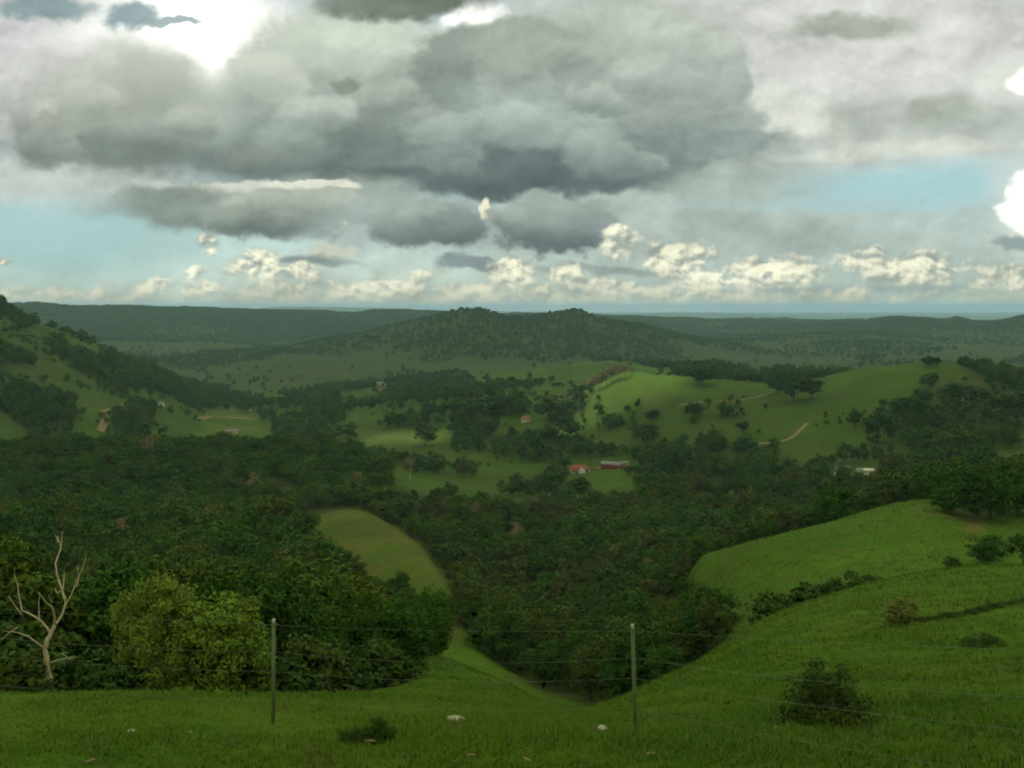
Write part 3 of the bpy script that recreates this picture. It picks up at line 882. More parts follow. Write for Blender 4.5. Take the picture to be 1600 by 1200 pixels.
def crown_mesh(seed, H, Wd, base, nclump, per, leaf, mat, name='crown', flat=0.75, irregular=0.35, dome=False):
    """leaf sprays gathered in clumps through an uneven crown; returns the mesh and the clump centres"""
    g = np.random.default_rng(seed)
    cen = []
    hh = (H - base)
    while len(cen) < nclump:
        p = g.uniform(-1, 1, 3)
        d = np.linalg.norm(p)
        if d > 1 or d < (0.55 if dome else 0.35) and g.random() < 0.75:
            continue
        if dome and p[2] < -0.35:
            continue
        p = p * (1 + irregular * (g.random() - 0.5))
        cen.append(p)
    cen = np.array(cen)
    if dome:
        C3 = np.stack([cen[:, 0] * Wd / 2 * 0.86, cen[:, 1] * Wd / 2 * 0.86, base + hh * 0.26 + np.maximum(cen[:, 2], -0.32) * hh * 0.66], 1)
    else:
        C3 = np.stack([cen[:, 0] * Wd / 2 * 0.8, cen[:, 1] * Wd / 2 * 0.8, base + hh * 0.5 + cen[:, 2] * hh * 0.40], 1)
    rad_c = Wd * g.uniform(0.12, 0.22, nclump) * (20.0 / max(nclump, 12)) ** 0.28
    N = nclump * per
    ci = np.repeat(np.arange(nclump), per)
    u = g.normal(size=(N, 3)); u /= np.linalg.norm(u, axis=1)[:, None]
    rr_ = g.random(N) ** 0.45
    pos = C3[ci] + u * (rad_c[ci] * rr_)[:, None] * np.array([1.15, 1.15, flat])
    nrm = u + g.normal(size=(N, 3)) * 0.55 + np.array([0, 0, 0.45])
    nrm /= np.linalg.norm(nrm, axis=1)[:, None]
    a = np.cross(nrm, g.normal(size=(N, 3))); a /= np.linalg.norm(a, axis=1)[:, None]
    b = np.cross(nrm, a)
    s = leaf * g.uniform(0.6, 1.4, N)[:, None]
    v = np.stack([pos - a * s, pos - b * s * 0.55 + nrm * s * 0.15, pos + a * s, pos + b * s * 0.55 + nrm * s * 0.15], 1).reshape(-1, 3)
    f = np.arange(4 * N).reshape(N, 4)
    tint = np.repeat(np.clip(0.5 + 0.16 * g.normal(size=N) + 0.18 * g.normal(size=nclump)[ci], 0, 1), 4)
    me = bpy.data.meshes.new(name)
    me.vertices.add(len(v)); me.vertices.foreach_set('co', v.astype(np.float32).ravel())
    me.loops.add(4 * N); me.loops.foreach_set('vertex_index', f.astype(np.int32).ravel())
    me.polygons.add(N); me.polygons.foreach_set('loop_start', (np.arange(N) * 4).astype(np.int32))
    at_ = me.attributes.new('tint', 'FLOAT', 'POINT'); at_.data.foreach_set('value', tint.astype(np.float32))
    me.update(calc_edges=True)
    me.materials.append(mat)
    return me, C3


def trunk_mesh(seed, H, base, C3, r0, lean=0.15, limbs=6, name='trunk', n=6, mat=None):
    g = random.Random(seed)
    m = MB()
    top = Vector((g.uniform(-lean, lean) * H * 0.3, g.uniform(-lean, lean) * H * 0.3, base + (H - base) * 0.55))
    pts = [Vector((0, 0, -0.5)), Vector((0, 0, 0)), top * 0.35 + Vector((g.uniform(-.1, .1), g.uniform(-.1, .1), 0)), top * 0.7, top]
    m.tube(pts, [r0 * 1.35, r0 * 1.15, r0 * 0.85, r0 * 0.6, r0 * 0.3], n)
    for c in g.sample(list(range(len(C3))), min(limbs, len(C3))):
        c = Vector(C3[c])
        f = g.uniform(0.4, 0.9)
        s = top * f
        mid = s.lerp(c, 0.5) + Vector((g.uniform(-.1, .1) * H, g.uniform(-.1, .1) * H, 0.03 * H)) * 0.4
        m.tube([s, mid, c], [r0 * 0.45, r0 * 0.3, r0 * 0.1], 5)
    me = mesh_from(name, np.array(m.v), m.f, mat or M_BARK, None, True)
    d = me.data
    bpy.data.objects.remove(me)
    return d


class Kind:
    """a kind of tree: a few crown and trunk meshes of a nominal height"""
    def __init__(s, n, H, Wd, base, nclump, per, leaf, mat, r0=0.2, seed=1, limbs=6, bark=None, **kw):
        s.H = H; s.m = []
        for k in range(n):
            g = random.Random(seed + k)
            h, w = H, Wd * g.uniform(0.85, 1.2)
            cm_, c3 = crown_mesh(seed + k, h, w, base * g.uniform(0.8, 1.2), nclump, per, leaf, mat, **kw)
            s.m.append((cm_, trunk_mesh(seed + k, h, base, c3, r0, limbs=limbs, mat=bark)))


GUM_NEAR = Kind(6, 8.5, 7.0, 0.3, 60, 110, 0.17, M_GUM, 0.17, 100)
GUM_MID = Kind(6, 9.5, 7.4, 1.0, 30, 46, 0.34, M_GUM, 0.22, 140)
OLIVE_MID = Kind(5, 9.0, 7.2, 1.4, 30, 40, 0.33, M_OLIVE, 0.20, 160, limbs=9)
GUM_FAR = Kind(4, 10.0, 8.0, 1.4, 20, 16, 0.75, M_GUM, 0.25, 180, limbs=3)
PADDOCK_TREE = Kind(5, 9.5, 9.0, 1.7, 34, 60, 0.34, M_PINE, 0.26, 220)
DARK_FAR = Kind(3, 10.0, 6.5, 0.8, 20, 18, 0.7, M_PINE, 0.25, 240, limbs=3)
DRY = Kind(4, 9.0, 7.0, 2.3, 26, 30, 0.24, M_BARE, 0.22, 260, limbs=12, bark=M_DEAD)

n_trees = 0


def plant(name, kind, p, h, label, cat='tree', group=None, rz=None, wide=1.0, sink=0.05):
    """one tree or bush: an Empty at its foot with its own crown and trunk"""
    global n_trees
    i = n_trees % len(kind.m); n_trees += 1
    cm_, tm_ = kind.m[i]
    s = h / kind.H
    rz = random.uniform(0, 6.28) if rz is None else rz
    e = empty(name, (p[0], p[1], p[2] - sink), rz, (s * wide, s * wide, s))
    tag(e, label, cat, group)
    o = bpy.data.objects.new('trunk', tm_); COL.objects.link(o); o.parent = e
    o = bpy.data.objects.new('crown', cm_); COL.objects.link(o); o.parent = e
    return e


# ------------------------------------------------------------------ woods: where trees stand
def scatter(w, seed):
    g = np.random.default_rng(seed)
    r0, r1 = w['r']
    xs = [p[0] for p in w['p']]
    t0, t1 = px_dir(min(xs) - 20, 800)[0], px_dir(max(xs) + 20, 800)[0]
    gap = w['gap']
    rows = np.arange(r0, r1, gap)
    X, Y = [], []
    for r in rows:
        n = int(r * (t1 - t0) / gap)
        a = t0 + (np.arange(n) + g.random(n)) * gap / r
        q = r + g.uniform(-0.5, 0.5, n) * gap
        X.append(q * np.sin(a)); Y.append(q * np.cos(a))
    X = np.concatenate(X); Y = np.concatenate(Y)
    Z = ground(X, Y)
    px, py = to_px(X, Y, Z)
    jx = 34 * fbm(X / 28, Y / 28, 15, 3); jy = 14 * fbm(X / 28, Y / 28, 16, 3)
    ok = in_poly(px + jx, py + jy, w['p']) & (~(in_poly(px, py, CLEARING) & (np.hypot(X, Y) > 140)) | (w['h'][1] < 4)) & ~in_poly(px, py, SMALL_GAP)
    if w['kind'] == 'gully':
        thin = fbm(X / 38, Y / 38, 73, 3) + 0.5
        ok &= (thin > 0.47) | (py > 800) | (np.hypot(X, Y) < 330)
    ok &= ~(in_poly(px, py, SECOND_HILL) & (np.hypot(X, Y) < 226) & (np.hypot(X, Y) > 125))
    if w['clump'] > 0:
        nz = fbm(X / 42, Y / 42, 71, 3) + 0.5 + 0.10 * (g.random(len(X)) - 0.5)
        ok &= nz > w['clump'] * 0.9
    h = g.uniform(w['h'][0] * 0.8, w['h'][1], len(X)) * np.where(g.random(len(X)) < 0.12, 1.3, 1.0)
    return X[ok], Y[ok], Z[ok], h[ok], px[ok], py[ok]


CLEAR_SPOTS = [(905, 735, 26, 16), (958, 727, 34, 12), (1350, 738, 24, 12), (1312, 738, 20, 10), (1282, 756, 18, 8), (822, 657, 22, 9), (595, 600, 26, 8), (352, 676, 20, 8), (570, 618, 40, 6), (640, 690, 70, 16)]
WX, WY, WZ, WH, WK = [], [], [], [], []
for k, w in enumerate(WOODS):
    X, Y, Z, h, px, py = scatter(w, 300 + k)
    keep = np.ones(len(X), bool)
    for (cx, cy, rx, ry) in CLEAR_SPOTS:
        keep &= ~((np.abs(px - cx) < rx) & (py > cy - ry) & (py < cy + ry * 1.6) & (np.hypot(X, Y) > 350))
    X, Y, Z, h = X[keep], Y[keep], Z[keep], h[keep]
    WX.append(X); WY.append(Y); WZ.append(Z); WH.append(h); WK += [w['kind']] * len(X)
WX, WY, WZ, WH = map(np.concatenate, (WX, WY, WZ, WH))
WK = np.array(WK)
# which trees show: ray towards the upper crown over the terrain and the trees in front
WR = np.hypot(WX, WY)
TOPE = (WZ + 0.75 * WH) / WR
PXT, PYT = to_px(WX, WY, WZ + 0.75 * WH)
vis = seen(WX, WY, WZ + 0.8 * WH) & (PXT > -10) & (PXT < 1610) & (PYT < 1210)
order = np.argsort(WR)
skyline = np.full(1700, 9999.0)
show = np.zeros(len(WX))
for i in order:
    if not vis[i]:
        continue
    half = max(1, int(0.30 * WH[i] / WR[i] * F))
    c = int(np.clip(PXT[i] + 40, half, 1699 - half))
    top = to_px(WX[i], WY[i], WZ[i] + 0.95 * WH[i])[1]
    s = skyline[c - half:c + half + 1]
    show[i] = float(np.sum(np.clip(np.minimum(s, PYT[i] + 0.75 * WH[i] / WR[i] * F) - top, 0, None)))
    skyline[c - half:c + half + 1] = np.minimum(s, top + 0.12 * WH[i] / WR[i] * F)
N_SINGLE = 205
single = np.argsort(-show)[:N_SINGLE]
is_single = np.zeros(len(WX), bool); is_single[single] = True

LABELS = {
    'near': ('bushy dark green gum in the wood just below the near grass edge', 'gums of the near wood below the fence'),
    'slope': ('dark gum among the close wood on the left slope', 'gums of the wooded left slope'),
    'gully': ('dull olive gum in the wooded gully under the grass hill', 'gums of the wooded gully'),
    'farm': ('dark gum among the scattered paddock trees round the farmhouses', 'scattered trees of the farmland'),
    'hill': ('dark tree in the wood strips on the far left hill', 'trees of the far hill strips'),
}
for i in single:
    lab, grp = LABELS[WK[i]]
    kind = GUM_NEAR if WR[i] < 230 else GUM_MID
    if WK[i] == 'gully' and WR[i] > 190 and random.random() < 0.4: kind = OLIVE_MID
    if WK[i] == 'hill': kind = PADDOCK_TREE
    plant('gum_tree', kind, (WX[i], WY[i], WZ[i]), WH[i], lab, 'tree', grp, wide=random.uniform(0.85, 1.15))
print('woods', len(WX), 'single', [(k, int(np.sum(WK[single] == k))) for k in LABELS])


# ------------------------------------------------------------------ the rest of the woods: one mass grown from points
def mass(name, label, P, S, Rz, I, kinds, mat, wide=None):
    me = bpy.data.meshes.new(name)
    me.vertices.add(len(P)); me.vertices.foreach_set('co', np.asarray(P, np.float32).ravel())
    for an, av, ty in (('size', S, 'FLOAT'), ('turn', Rz, 'FLOAT'), ('pick', I, 'INT')):
        a = me.attributes.new(an, ty, 'POINT'); a.data.foreach_set('value', np.asarray(av, np.float32 if ty == 'FLOAT' else np.int32))
    me.materials.append(mat)
    o = bpy.data.objects.new(name, me); COL.objects.link(o)
    ng = bpy.data.node_groups.new(name, 'GeometryNodeTree')
    ng.interface.new_socket('Geometry', in_out='INPUT', socket_type='NodeSocketGeometry')
    ng.interface.new_socket('Geometry', in_out='OUTPUT', socket_type='NodeSocketGeometry')
    nn, ll = ng.nodes, ng.links
    gi = nn.new('NodeGroupInput'); go = nn.new('NodeGroupOutput')
    join = nn.new('GeometryNodeJoinGeometry')
    for src in reversed(kinds):
        inf = nn.new('GeometryNodeObjectInfo'); inf.transform_space = 'ORIGINAL'
        inf.inputs['Object'].default_value = src
        g2i = nn.new('GeometryNodeGeometryToInstance')
        ll.new(inf.outputs['Geometry'], g2i.inputs[0])
        ll.new(g2i.outputs[0], join.inputs[0])
    iop = nn.new('GeometryNodeInstanceOnPoints')
    iop.inputs['Pick Instance'].default_value = True
    ll.new(gi.outputs[0], iop.inputs['Points'])
    ll.new(join.outputs[0], iop.inputs['Instance'])

    def attr(n_, ty):
        a = nn.new('GeometryNodeInputNamedAttribute'); a.data_type = ty; a.inputs['Name'].default_value = n_
        return a.outputs[0]
    ll.new(attr('pick', 'INT'), iop.inputs['Instance Index'])
    cx = nn.new('ShaderNodeCombineXYZ'); ll.new(attr('turn', 'FLOAT'), cx.inputs[2])
    e2r = nn.new('FunctionNodeEulerToRotation'); ll.new(cx.outputs[0], e2r.inputs[0])
    ll.new(e2r.outputs[0], iop.inputs['Rotation'])
    ll.new(attr('size', 'FLOAT'), iop.inputs['Scale'])
    ll.new(iop.outputs[0], go.inputs[0])
    mod = o.modifiers.new('grow', 'NODES'); mod.node_group = ng
    tag(o, label, None, None, 'stuff')
    return o


rest = ~is_single
g = np.random.default_rng(77)
crown_src, src_H = [], []


def sources(kind):
    by_mesh = {}
    for o in COL.objects:
        if o.type == 'MESH' and o.name.startswith('crown'):
            by_mesh.setdefault(o.data.name, o)
    r = []
    for cm_, tm_ in kind.m:
        o = by_mesh.get(cm_.name)
        if o is None:
            continue
        r.append(o)
    return r

# ------------------------------------------------------------------ trees standing on their own (photo x, photo y of the foot, height in photo px)
ALONE = [
    # grassy ridge on the right
    (1097, 602, 30, 'd', 'dark tree on the bare crest right of the sunlit knoll', 1.5),
    (1085, 652, 24, 'd', 'broad umbrella shaped dark tree alone on the grass below the crest', 1.9),
    (1137, 650, 19, 'd', 'low spreading dark tree right of the umbrella shaped one', 2.2),
    (1240, 628, 44, 'd', 'biggest dark tree of the clump in the saddle of the grassy ridge', 1.2),
    (1268, 624, 38, 'd', 'dark tree at the right end of the clump in the ridge saddle', 1.2),
    (1215, 616, 30, 'd', 'smaller tree at the left end of the clump in the ridge saddle', 1.2),
    (1335, 668, 30, 'd', 'small round dark tree standing alone on the open grass', 0.95),
    (1372, 692, 48, 'd', 'tall dark tree down the slope from the small round one', 1.0),
    (1450, 574, 17, 'd', 'small dark tree on the very top of the grassy hill', 1.5),
    (1462, 572, 14, 'd', 'low dark bush tree beside the hilltop tree', 1.4),
    (1453, 608, 26, 'd', 'dark tree just below the hilltop', 1.0),
    (1440, 632, 24, 'd', 'wide dark tree halfway down the hilltop slope', 1.6),
    (1412, 660, 40, 'd', 'dark tree at the left edge of the hillside trees', 1.3),
    (1462, 685, 44, 'd', 'narrow dark tree among the hillside trees under the hilltop', 0.8),
    (1500, 628, 30, 'd', 'wide dark tree in the upper hillside trees', 1.9),
    (1545, 650, 44, 'd', 'broad dark tree in the middle of the right hillside', 1.5),
    (1588, 660, 48, 'd', 'large dark tree at the right edge of the hillside', 1.4),
    (1500, 718, 50, 'g', 'dull green tree at the foot of the right hillside', 1.2),
    (1440, 705, 42, 'g', 'dull green tree behind the white shed', 1.2),
    (1160, 676, 20, 'd', 'dark tree at the top of the hollow below the curved track', 1.5),
    (1120, 702, 34, 'g', 'olive tree at the left side of the hollow below the curved track', 1.3),
    (1160, 712, 30, 'd', 'dark tree in the middle of the hollow below the curved track', 1.5),
    (1195, 722, 26, 'g', 'low olive tree at the lower end of the curved track', 1.6),
    (1212, 752, 28, 'd', 'dark tree in the belt below the curved track', 1.0),
    (1256, 752, 30, 'd', 'upright dark tree in the belt left of the tan shed', 0.9),
    # farm flat
    (1042, 752, 50, 'd', 'tallest dark tree right of the two red roofs', 1.15),
    (1070, 742, 32, 'd', 'dark tree at the right shoulder of the tallest farm tree', 1.2),
    (985, 744, 18, 'd', 'small tree at the near right of the red shed', 1.3),
    (878, 736, 26, 'd', 'dark tree close behind the left end of the red roofed house', 1.3),
    (905, 782, 44, 'd', 'dark tree in front of the red roofed house', 1.2),
    (930, 790, 32, 'g', 'olive tree in front of the lawn below the red shed', 1.3),
    (866, 765, 44, 'd', 'dark tree at the near left of the red roofed house', 1.2),
    (945, 712, 22, 'g', 'thin tree with bare stems behind the red shed', 1.1),
    (667, 650, 20, 'd', 'round dark tree on the pale paddock left of the tree belt', 1.1),
    (622, 668, 24, 'd', 'dark tree on the slope left of the round paddock tree', 1.2),
    (665, 696, 38, 'd', 'large dark tree at the edge of the pale sunlit paddock', 1.1),
    (708, 664, 22, 'd', 'small upright tree at the left side of the tree belt', 0.8),
    (736, 656, 36, 'd', 'broad tree of the belt behind the orange roofed cottage', 2.0),
    (780, 646, 30, 'd', 'spreading tree at the top of the belt above the cottage', 2.0),
    (812, 652, 26, 'd', 'dark tree just left of the orange roofed cottage', 1.2),
    (862, 652, 36, 'd', 'tall dark tree right of the orange roofed cottage', 1.15),
    (882, 655, 28, 'd', 'dark tree pressed against the tall one near the sunlit slope', 1.1),
    (906, 636, 26, 'd', 'dark leaning tree at the foot of the sunlit knoll', 1.0),
    (825, 612, 14, 'd', 'small round tree on the ridge line left of the sunlit knoll', 1.4),
    (870, 603, 7, 'd', 'low dark thicket on the smooth slope behind the sunlit knoll', 4.0),
    (890, 684, 36, 'd', 'round dark tree in the middle of the farmland belt', 1.2),
    (858, 700, 42, 'd', 'round dark tree left of its twin in the farmland belt', 1.2),
    (935, 646, 16, 'd', 'small round dark tree below the sunlit knoll', 1.2),
    (980, 644, 12, 'd', 'tiny round tree on the slope below the knoll', 1.2),
    (995, 636, 10, 'd', 'tiny tree up the slope from the other tiny one', 1.3),
    (1018, 656, 18, 'd', 'dark tree at the right of the scrub below the knoll', 1.4),
    (960, 668, 26, 'g', 'wide olive tree in the scrub below the knoll', 1.9),
    (1005, 690, 30, 'd', 'broad dark tree under the scrub below the knoll', 1.8),
    (545, 690, 32, 'g', 'brownish tree at the top of the left wood edge', 1.1),
    (590, 720, 28, 'g', 'bushy gum poking above the left wood crest', 1.5),
    (630, 722, 20, 'd', 'dark gum at the end of the left wood crest', 1.3),
    # second grass hill on the right
    (1542, 882, 52, 'r', 'round grey green tree alone on the second grass hill', 1.25),
    (1598, 882, 44, 'd', 'dark tree cut by the right edge above the near slope', 1.0),
    (1308, 806, 6, 'd', 'single tiny bush near the top of the second grass hill', 1.0),
    (1520, 815, 88, 'r', 'big dark tree behind the bare earth scrape', 1.0),
    (1492, 790, 74, 'r', 'tall olive tree at the top end of the bare earth scrape', 1.1),
    (1570, 803, 80, 'r', 'tall dark tree right of the bare earth scrape', 1.1),
    (1480, 800, 44, 'r', 'bushy dark tree at the left end of the tall clump above the second grass hill', 1.3),
    (1548, 812, 66, 'r', 'dense dark tree in the middle of the tall clump above the second grass hill', 1.3),
    (1590, 806, 54, 'r', 'dense dark tree at the right end of the tall clump above the second grass hill', 1.4),
    # far hill on the left
    (190, 618, 16, 'd', 'small dark tree above the bend of the left track', 1.4),
    (50, 612, 14, 'd', 'dark tree at the top of the left hill wood', 1.5),
    (68, 598, 12, 'd', 'small dark tree on the left hill between two strips', 1.3),
]
KIND = {'d': PADDOCK_TREE, 'g': GUM_MID, 'r': GUM_NEAR}
for (px, py, hp, k, lab, wd) in ALONE:
    p = hit(px, py, 40.0)
    r = math.hypot(p.x, p.y)
    plant('paddock_tree', KIND[k], p, hp * r / F, lab, 'tree', wide=wd)
# pale bare-limbed trees along the sunlit knoll
for i, (px, py, hp) in enumerate([(919, 613, 24), (926, 612, 28), (934, 609, 30), (941, 606, 30), (948, 602, 30), (956, 598, 30), (963, 595, 30), (970, 591, 26), (978, 588, 22), (986, 586, 18)]):
    p = hit(px, py, 40.0)
    plant('dry_tree', DRY, p, hp * 0.92 * math.hypot(p.x, p.y) / F, 'pale sparse tree in the row along the sunlit knoll edge', 'tree', 'pale trees along the sunlit knoll', wide=random.uniform(0.85, 1.05))
# pale half bare trees standing up out of the woods
for (px, py, hp) in [(236, 716, 40), (640, 742, 34), (742, 812, 34), (806, 850, 40), (880, 905, 40), (960, 880, 36), (1010, 905, 40), (700, 800, 30), (835, 800, 28), (1035, 850, 30), (560, 765, 34), (395, 770, 36), (330, 830, 44), (190, 850, 46), (450, 905, 54), (905, 985, 50)]:
    p = hit(px, py + 8, 120.0)
    plant('dry_tree', DRY, p, (hp + 6) * math.hypot(p.x, p.y) / F, 'pale half bare tree standing up out of the dark woods', 'tree', 'pale half bare trees in the woods', wide=random.uniform(0.7, 0.95))
# far valley trees: rows and lone ones, a few pixels each
FAR = []
def far_row(pts, n, hp, jit=3.0):
    for k in range(n):
        f = k / max(1, n - 1) * (len(pts) - 1)
        i = min(int(f), len(pts) - 2); f -= i
        FAR.append((pts[i][0] * (1 - f) + pts[i + 1][0] * f + random.uniform(-jit, jit), pts[i][1] * (1 - f) + pts[i + 1][1] * f + random.uniform(-1, 1), hp * random.uniform(0.7, 1.2)))
far_row([(1215, 578), (1300, 583), (1360, 572)], 14, 9)
far_row([(1345, 551), (1385, 550)], 7, 9)
far_row([(185, 556), (235, 555)], 6, 8)
for (px, py, hp) in FAR:
    p = hit(px, py, 900.0)
    plant('valley_tree', DARK_FAR if random.random() < 0.6 else GUM_FAR, p, hp * math.hypot(p.x, p.y) / F, 'small dark tree in the tree lines of the far valley', 'tree', 'tree lines of the far valley', wide=1.2)

# masses
for nm, lab, sel, kinds in (
        ('woodland', 'dense woods covering the left slope, the gully and the farmland beyond', WR < 620, (GUM_NEAR, GUM_MID, OLIVE_MID)),
        ('hill_woodland', 'dark strips of wood on the far left hill and valley floor', WR >= 620, (GUM_MID, GUM_FAR, DARK_FAR))):
    ids = np.where(rest & sel)[0]
    src, hh = [], []
    for k in kinds:
        for o in sources(k):
            src.append(o); hh.append(k.H)
    pick = g.integers(0, len(src), len(ids))
    if nm == 'woodland':
        nearset = np.array([i for i, h_ in enumerate(hh) if h_ == GUM_NEAR.H]); midset = np.array([i for i, h_ in enumerate(hh) if h_ == GUM_MID.H])
        olive = np.arange(len(src) - len(sources(OLIVE_MID)), len(src))
        brown = (WK[ids] == 'gully') & (fbm(WX[ids] / 60, WY[ids] / 60, 95, 3) + 0.25 * (g.random(len(ids)) - 0.5) > 0.0) & (WR[ids] > 190) | (WK[ids] == 'farm') & (g.random(len(ids)) < 0.4) | (g.random(len(ids)) < 0.08)
        pick = np.where(brown, olive[g.integers(0, len(olive), len(ids))], np.where(WR[ids] < 220, nearset[g.integers(0, len(nearset), len(ids))], midset[g.integers(0, len(midset), len(ids))]))
    mass(nm, lab, np.stack([WX[ids], WY[ids], WZ[ids] - 0.2], 1), WH[ids] / np.array(hh)[pick], g.uniform(0, 6.28, len(ids)), pick, src, M_GUM)

# far hills and plains
def far_scatter(n, r0, r1, seed):
    q = np.random.default_rng(seed)
    th = q.uniform(rad(-36), rad(36), n)
    r = np.sqrt(q.uniform(r0 * r0, r1 * r1, n))
    X, Y = r * np.sin(th), r * np.cos(th)
    Z = ground(X, Y)
    return X, Y, Z, q


X, Y, Z, q = far_scatter(210000, 1150, 6200, 5)
rr_ = np.hypot(X, Y)
px, py = to_px(X, Y, Z)
hollow = fbm((X + 0.35 * Y) / 520, (Y - 0.2 * X) / 760, 21, 4, True)            # the same folds as the ground: trees gather in the gullies
cl = fbm(X / 260, Y / 260, 81, 4) + 0.5
hill = sstep(-112, -70, Z)
dens = np.where(rr_ > 2100, sstep(0.15, 0.75, 0.30 + 0.62 * hill + 2.0 * (cl - 0.5) - 0.9 * (hollow - 0.1) * hill), 0.05 + 0.85 * sstep(0.49, 0.58, cl))
dens = np.where(rr_ > 3300, dens + 0.3, dens)
for (cx, cy, rx, ry) in ((318, 540, 60, 6), (1200, 568, 160, 10), (1120, 556, 60, 6), (1480, 562, 110, 8), (240, 546, 90, 10), (880, 585, 150, 14), (760, 575, 130, 10), (480, 606, 60, 8)):
    dens = np.where(np.hypot((px - cx) / rx, (py - cy) / ry) < 1, dens * 0.05, dens)
keep = (q.random(len(X)) < dens * 0.7) & seen(X, Y, Z + 14)
X, Y, Z = X[keep], Y[keep], Z[keep]
src = sources(GUM_FAR) + sources(DARK_FAR)
pick = q.integers(0, len(src), len(X))
mass('distant_woodland', 'thick bush blurring over the far hills and gullies', np.stack([X, Y, Z - 0.3], 1), q.uniform(0.6, 1.35, len(X)), q.uniform(0, 6.28, len(X)), pick, src, M_PINE)
print('far trees', len(X), 'sources', len(src))

# ------------------------------------------------------------------ dead tree by the grass edge
def dead_tree():
    base = at(80, 23.0)
    r = math.hypot(base.x, base.y)
    root = empty('dead_tree', base - Vector((0, 0, 0.05)))
    tag(root, 'bare bleached dead tree with crooked limbs at the edge of the grass', 'dead tree')
    right = Vector((base.y, -base.x, 0)).normalized()
    away = Vector((base.x, base.y, 0)).normalized()

    def w(px, py, dep=0.0):
        th, e = px_dir(px, py)
        q = r + dep
        # the plane through the foot that faces the viewer, then a little nearer or farther
        d = r / max(0.2, math.cos(th - math.atan2(base.x, base.y)))
        p = Vector((d * math.sin(th), d * math.cos(th), d * e))
        return p + away * dep - root.location
    g = random.Random(5)

    def limb(pts, r0, r1, name, parent, dep0=0.0, dep1=0.5, n=8):
        ps, k = [], len(pts)
        for i, (x, y) in enumerate(pts):
            ps.append(w(x, y, dep0 + (dep1 - dep0) * i / (k - 1)))
        # finer points with small kinks
        out, rad_ = [], []
        for i in range(k - 1):
            for j in range(3):
                f = j / 3
                out.append(ps[i].lerp(ps[i + 1], f) + Vector((g.uniform(-1, 1), g.uniform(-1, 1), g.uniform(-1, 1))) * r0 * (0.18 if i + j else 0))
                rad_.append(r0 + (r1 - r0) * (i + f) / (k - 1))
        out.append(ps[-1]); rad_.append(r1)
        rad_ = [q * g.uniform(0.9, 1.12) for q in rad_]
        m = MB(); m.tube(out, rad_, n)
        return m.build(name, M_DEAD, parent, True)
    s = 0.74 * r / F
    foot = to_px(base.x, base.y, base.z)
    limb([(84, foot[1] + 6), (82, 1088), (78, 1060), (72.5, 1036), (70, 1014), (74, 1001), (80, 990), (85, 976)], 5.6 * s, 3.4 * s, 'trunk', root, 0, 0.0, 10)
    br = [
        ([(70, 1014), (54, 999), (44, 989), (27, 980), (7, 975)], 2.4, 0.6, -.5), ([(27, 980), (14, 985), (2, 992)], 0.9, 0.4, -.4),
        ([(80, 990), (72.5, 982), (62, 972), (47, 965), (34, 961), (29, 940), (27, 922), (20, 906)], 2.5, 0.5, .6),
        ([(62, 972), (61, 958), (60, 944), (62, 935)], 1.2, 0.4, .2), ([(34, 961), (22, 950), (12, 940)], 0.8, 0.3, .5),
        ([(85, 976), (85, 962), (83, 950), (81, 942), (72.5, 935), (67, 925), (60, 914)], 2.7, 0.9, -.6), ([(81, 942), (76, 930), (80, 922)], 1.0, 0.4, -.2),
        ([(85, 976), (92, 970), (98, 962), (102, 950), (103, 940), (98, 930), (89, 934), (86, 928)], 2.6, 0.8, .5),
        ([(100, 936), (98, 925), (92, 910), (89, 900), (87, 886), (91, 876), (96, 864), (93, 854), (91, 848)], 2.2, 0.8, .7), ([(94, 862), (97, 850), (98, 840)], 0.8, 0.3, .7), ([(91, 848), (87, 846)], 0.8, 0.4, .7),
        ([(98, 923), (100, 912), (101, 898)], 1.2, 0.4, .3), ([(103, 945), (113, 931), (120, 916), (131, 899), (138, 880)], 1.1, 0.35, .9), ([(120, 916), (124, 908), (123, 898)], 0.6, 0.3, .8),
        ([(78, 1037), (86, 1029), (95, 1022), (105, 1016), (116, 1010)], 2.1, 0.6, -.7), ([(97, 1021), (104, 1021), (111, 1020)], 0.9, 0.4, -.5), ([(99, 1019), (97, 1010), (95, 1000)], 0.9, 0.4, -.6),
    ]
    for pts, a, b_, d in br:
        limb(pts, a * s, b_ * s, 'branch', root, 0.0, d, 6)


dead_tree()

# ------------------------------------------------------------------ bushes of the foreground
BUSH = Kind(2, 1.5, 2.6, 0.0, 85, 90, 0.046, M_SHRUB, 0.03, 400, dome=True, limbs=20, irregular=0.5)
WATTLE = Kind(1, 4.6, 5.4, 0.1, 230, 230, 0.058, M_WATTLE, 0.12, 420, dome=True, limbs=14, irregular=0.3)
WATTLE2 = Kind(1, 4.0, 3.4, 0.1, 140, 220, 0.058, M_WATTLE, 0.10, 431, dome=True, limbs=10, irregular=0.35)
PALE = Kind(1, 1.6, 1.9, 0.1, 40, 70, 0.06, M_YELLOW, 0.03, 440, dome=True, limbs=14, irregular=0.6)
SCRUB = Kind(3, 2.2, 2.6, 0.0, 40, 90, 0.09, M_SHRUB, 0.04, 450, dome=True, limbs=8, irregular=0.5)
w1 = at(240, 31.0)
e1 = plant('wattle_bush', WATTLE, w1, 4.1, 'big rounded yellow green wattle bush right of the dead tree', 'bush', None, 0.6, 0.82)
w2 = at(335, 30.0)
e2 = plant('wattle_bush', WATTLE2, w2, 3.7, 'narrower wattle bush leaning on the right side of the big one', 'bush', None, 0.3, 1.0)
p = hit(1298, 1130); plant('low_bush', BUSH, p, 0.78, 'dark ragged low bush on the near slope right of the fence post', 'bush', None, 0.4, 0.82, 0.1)
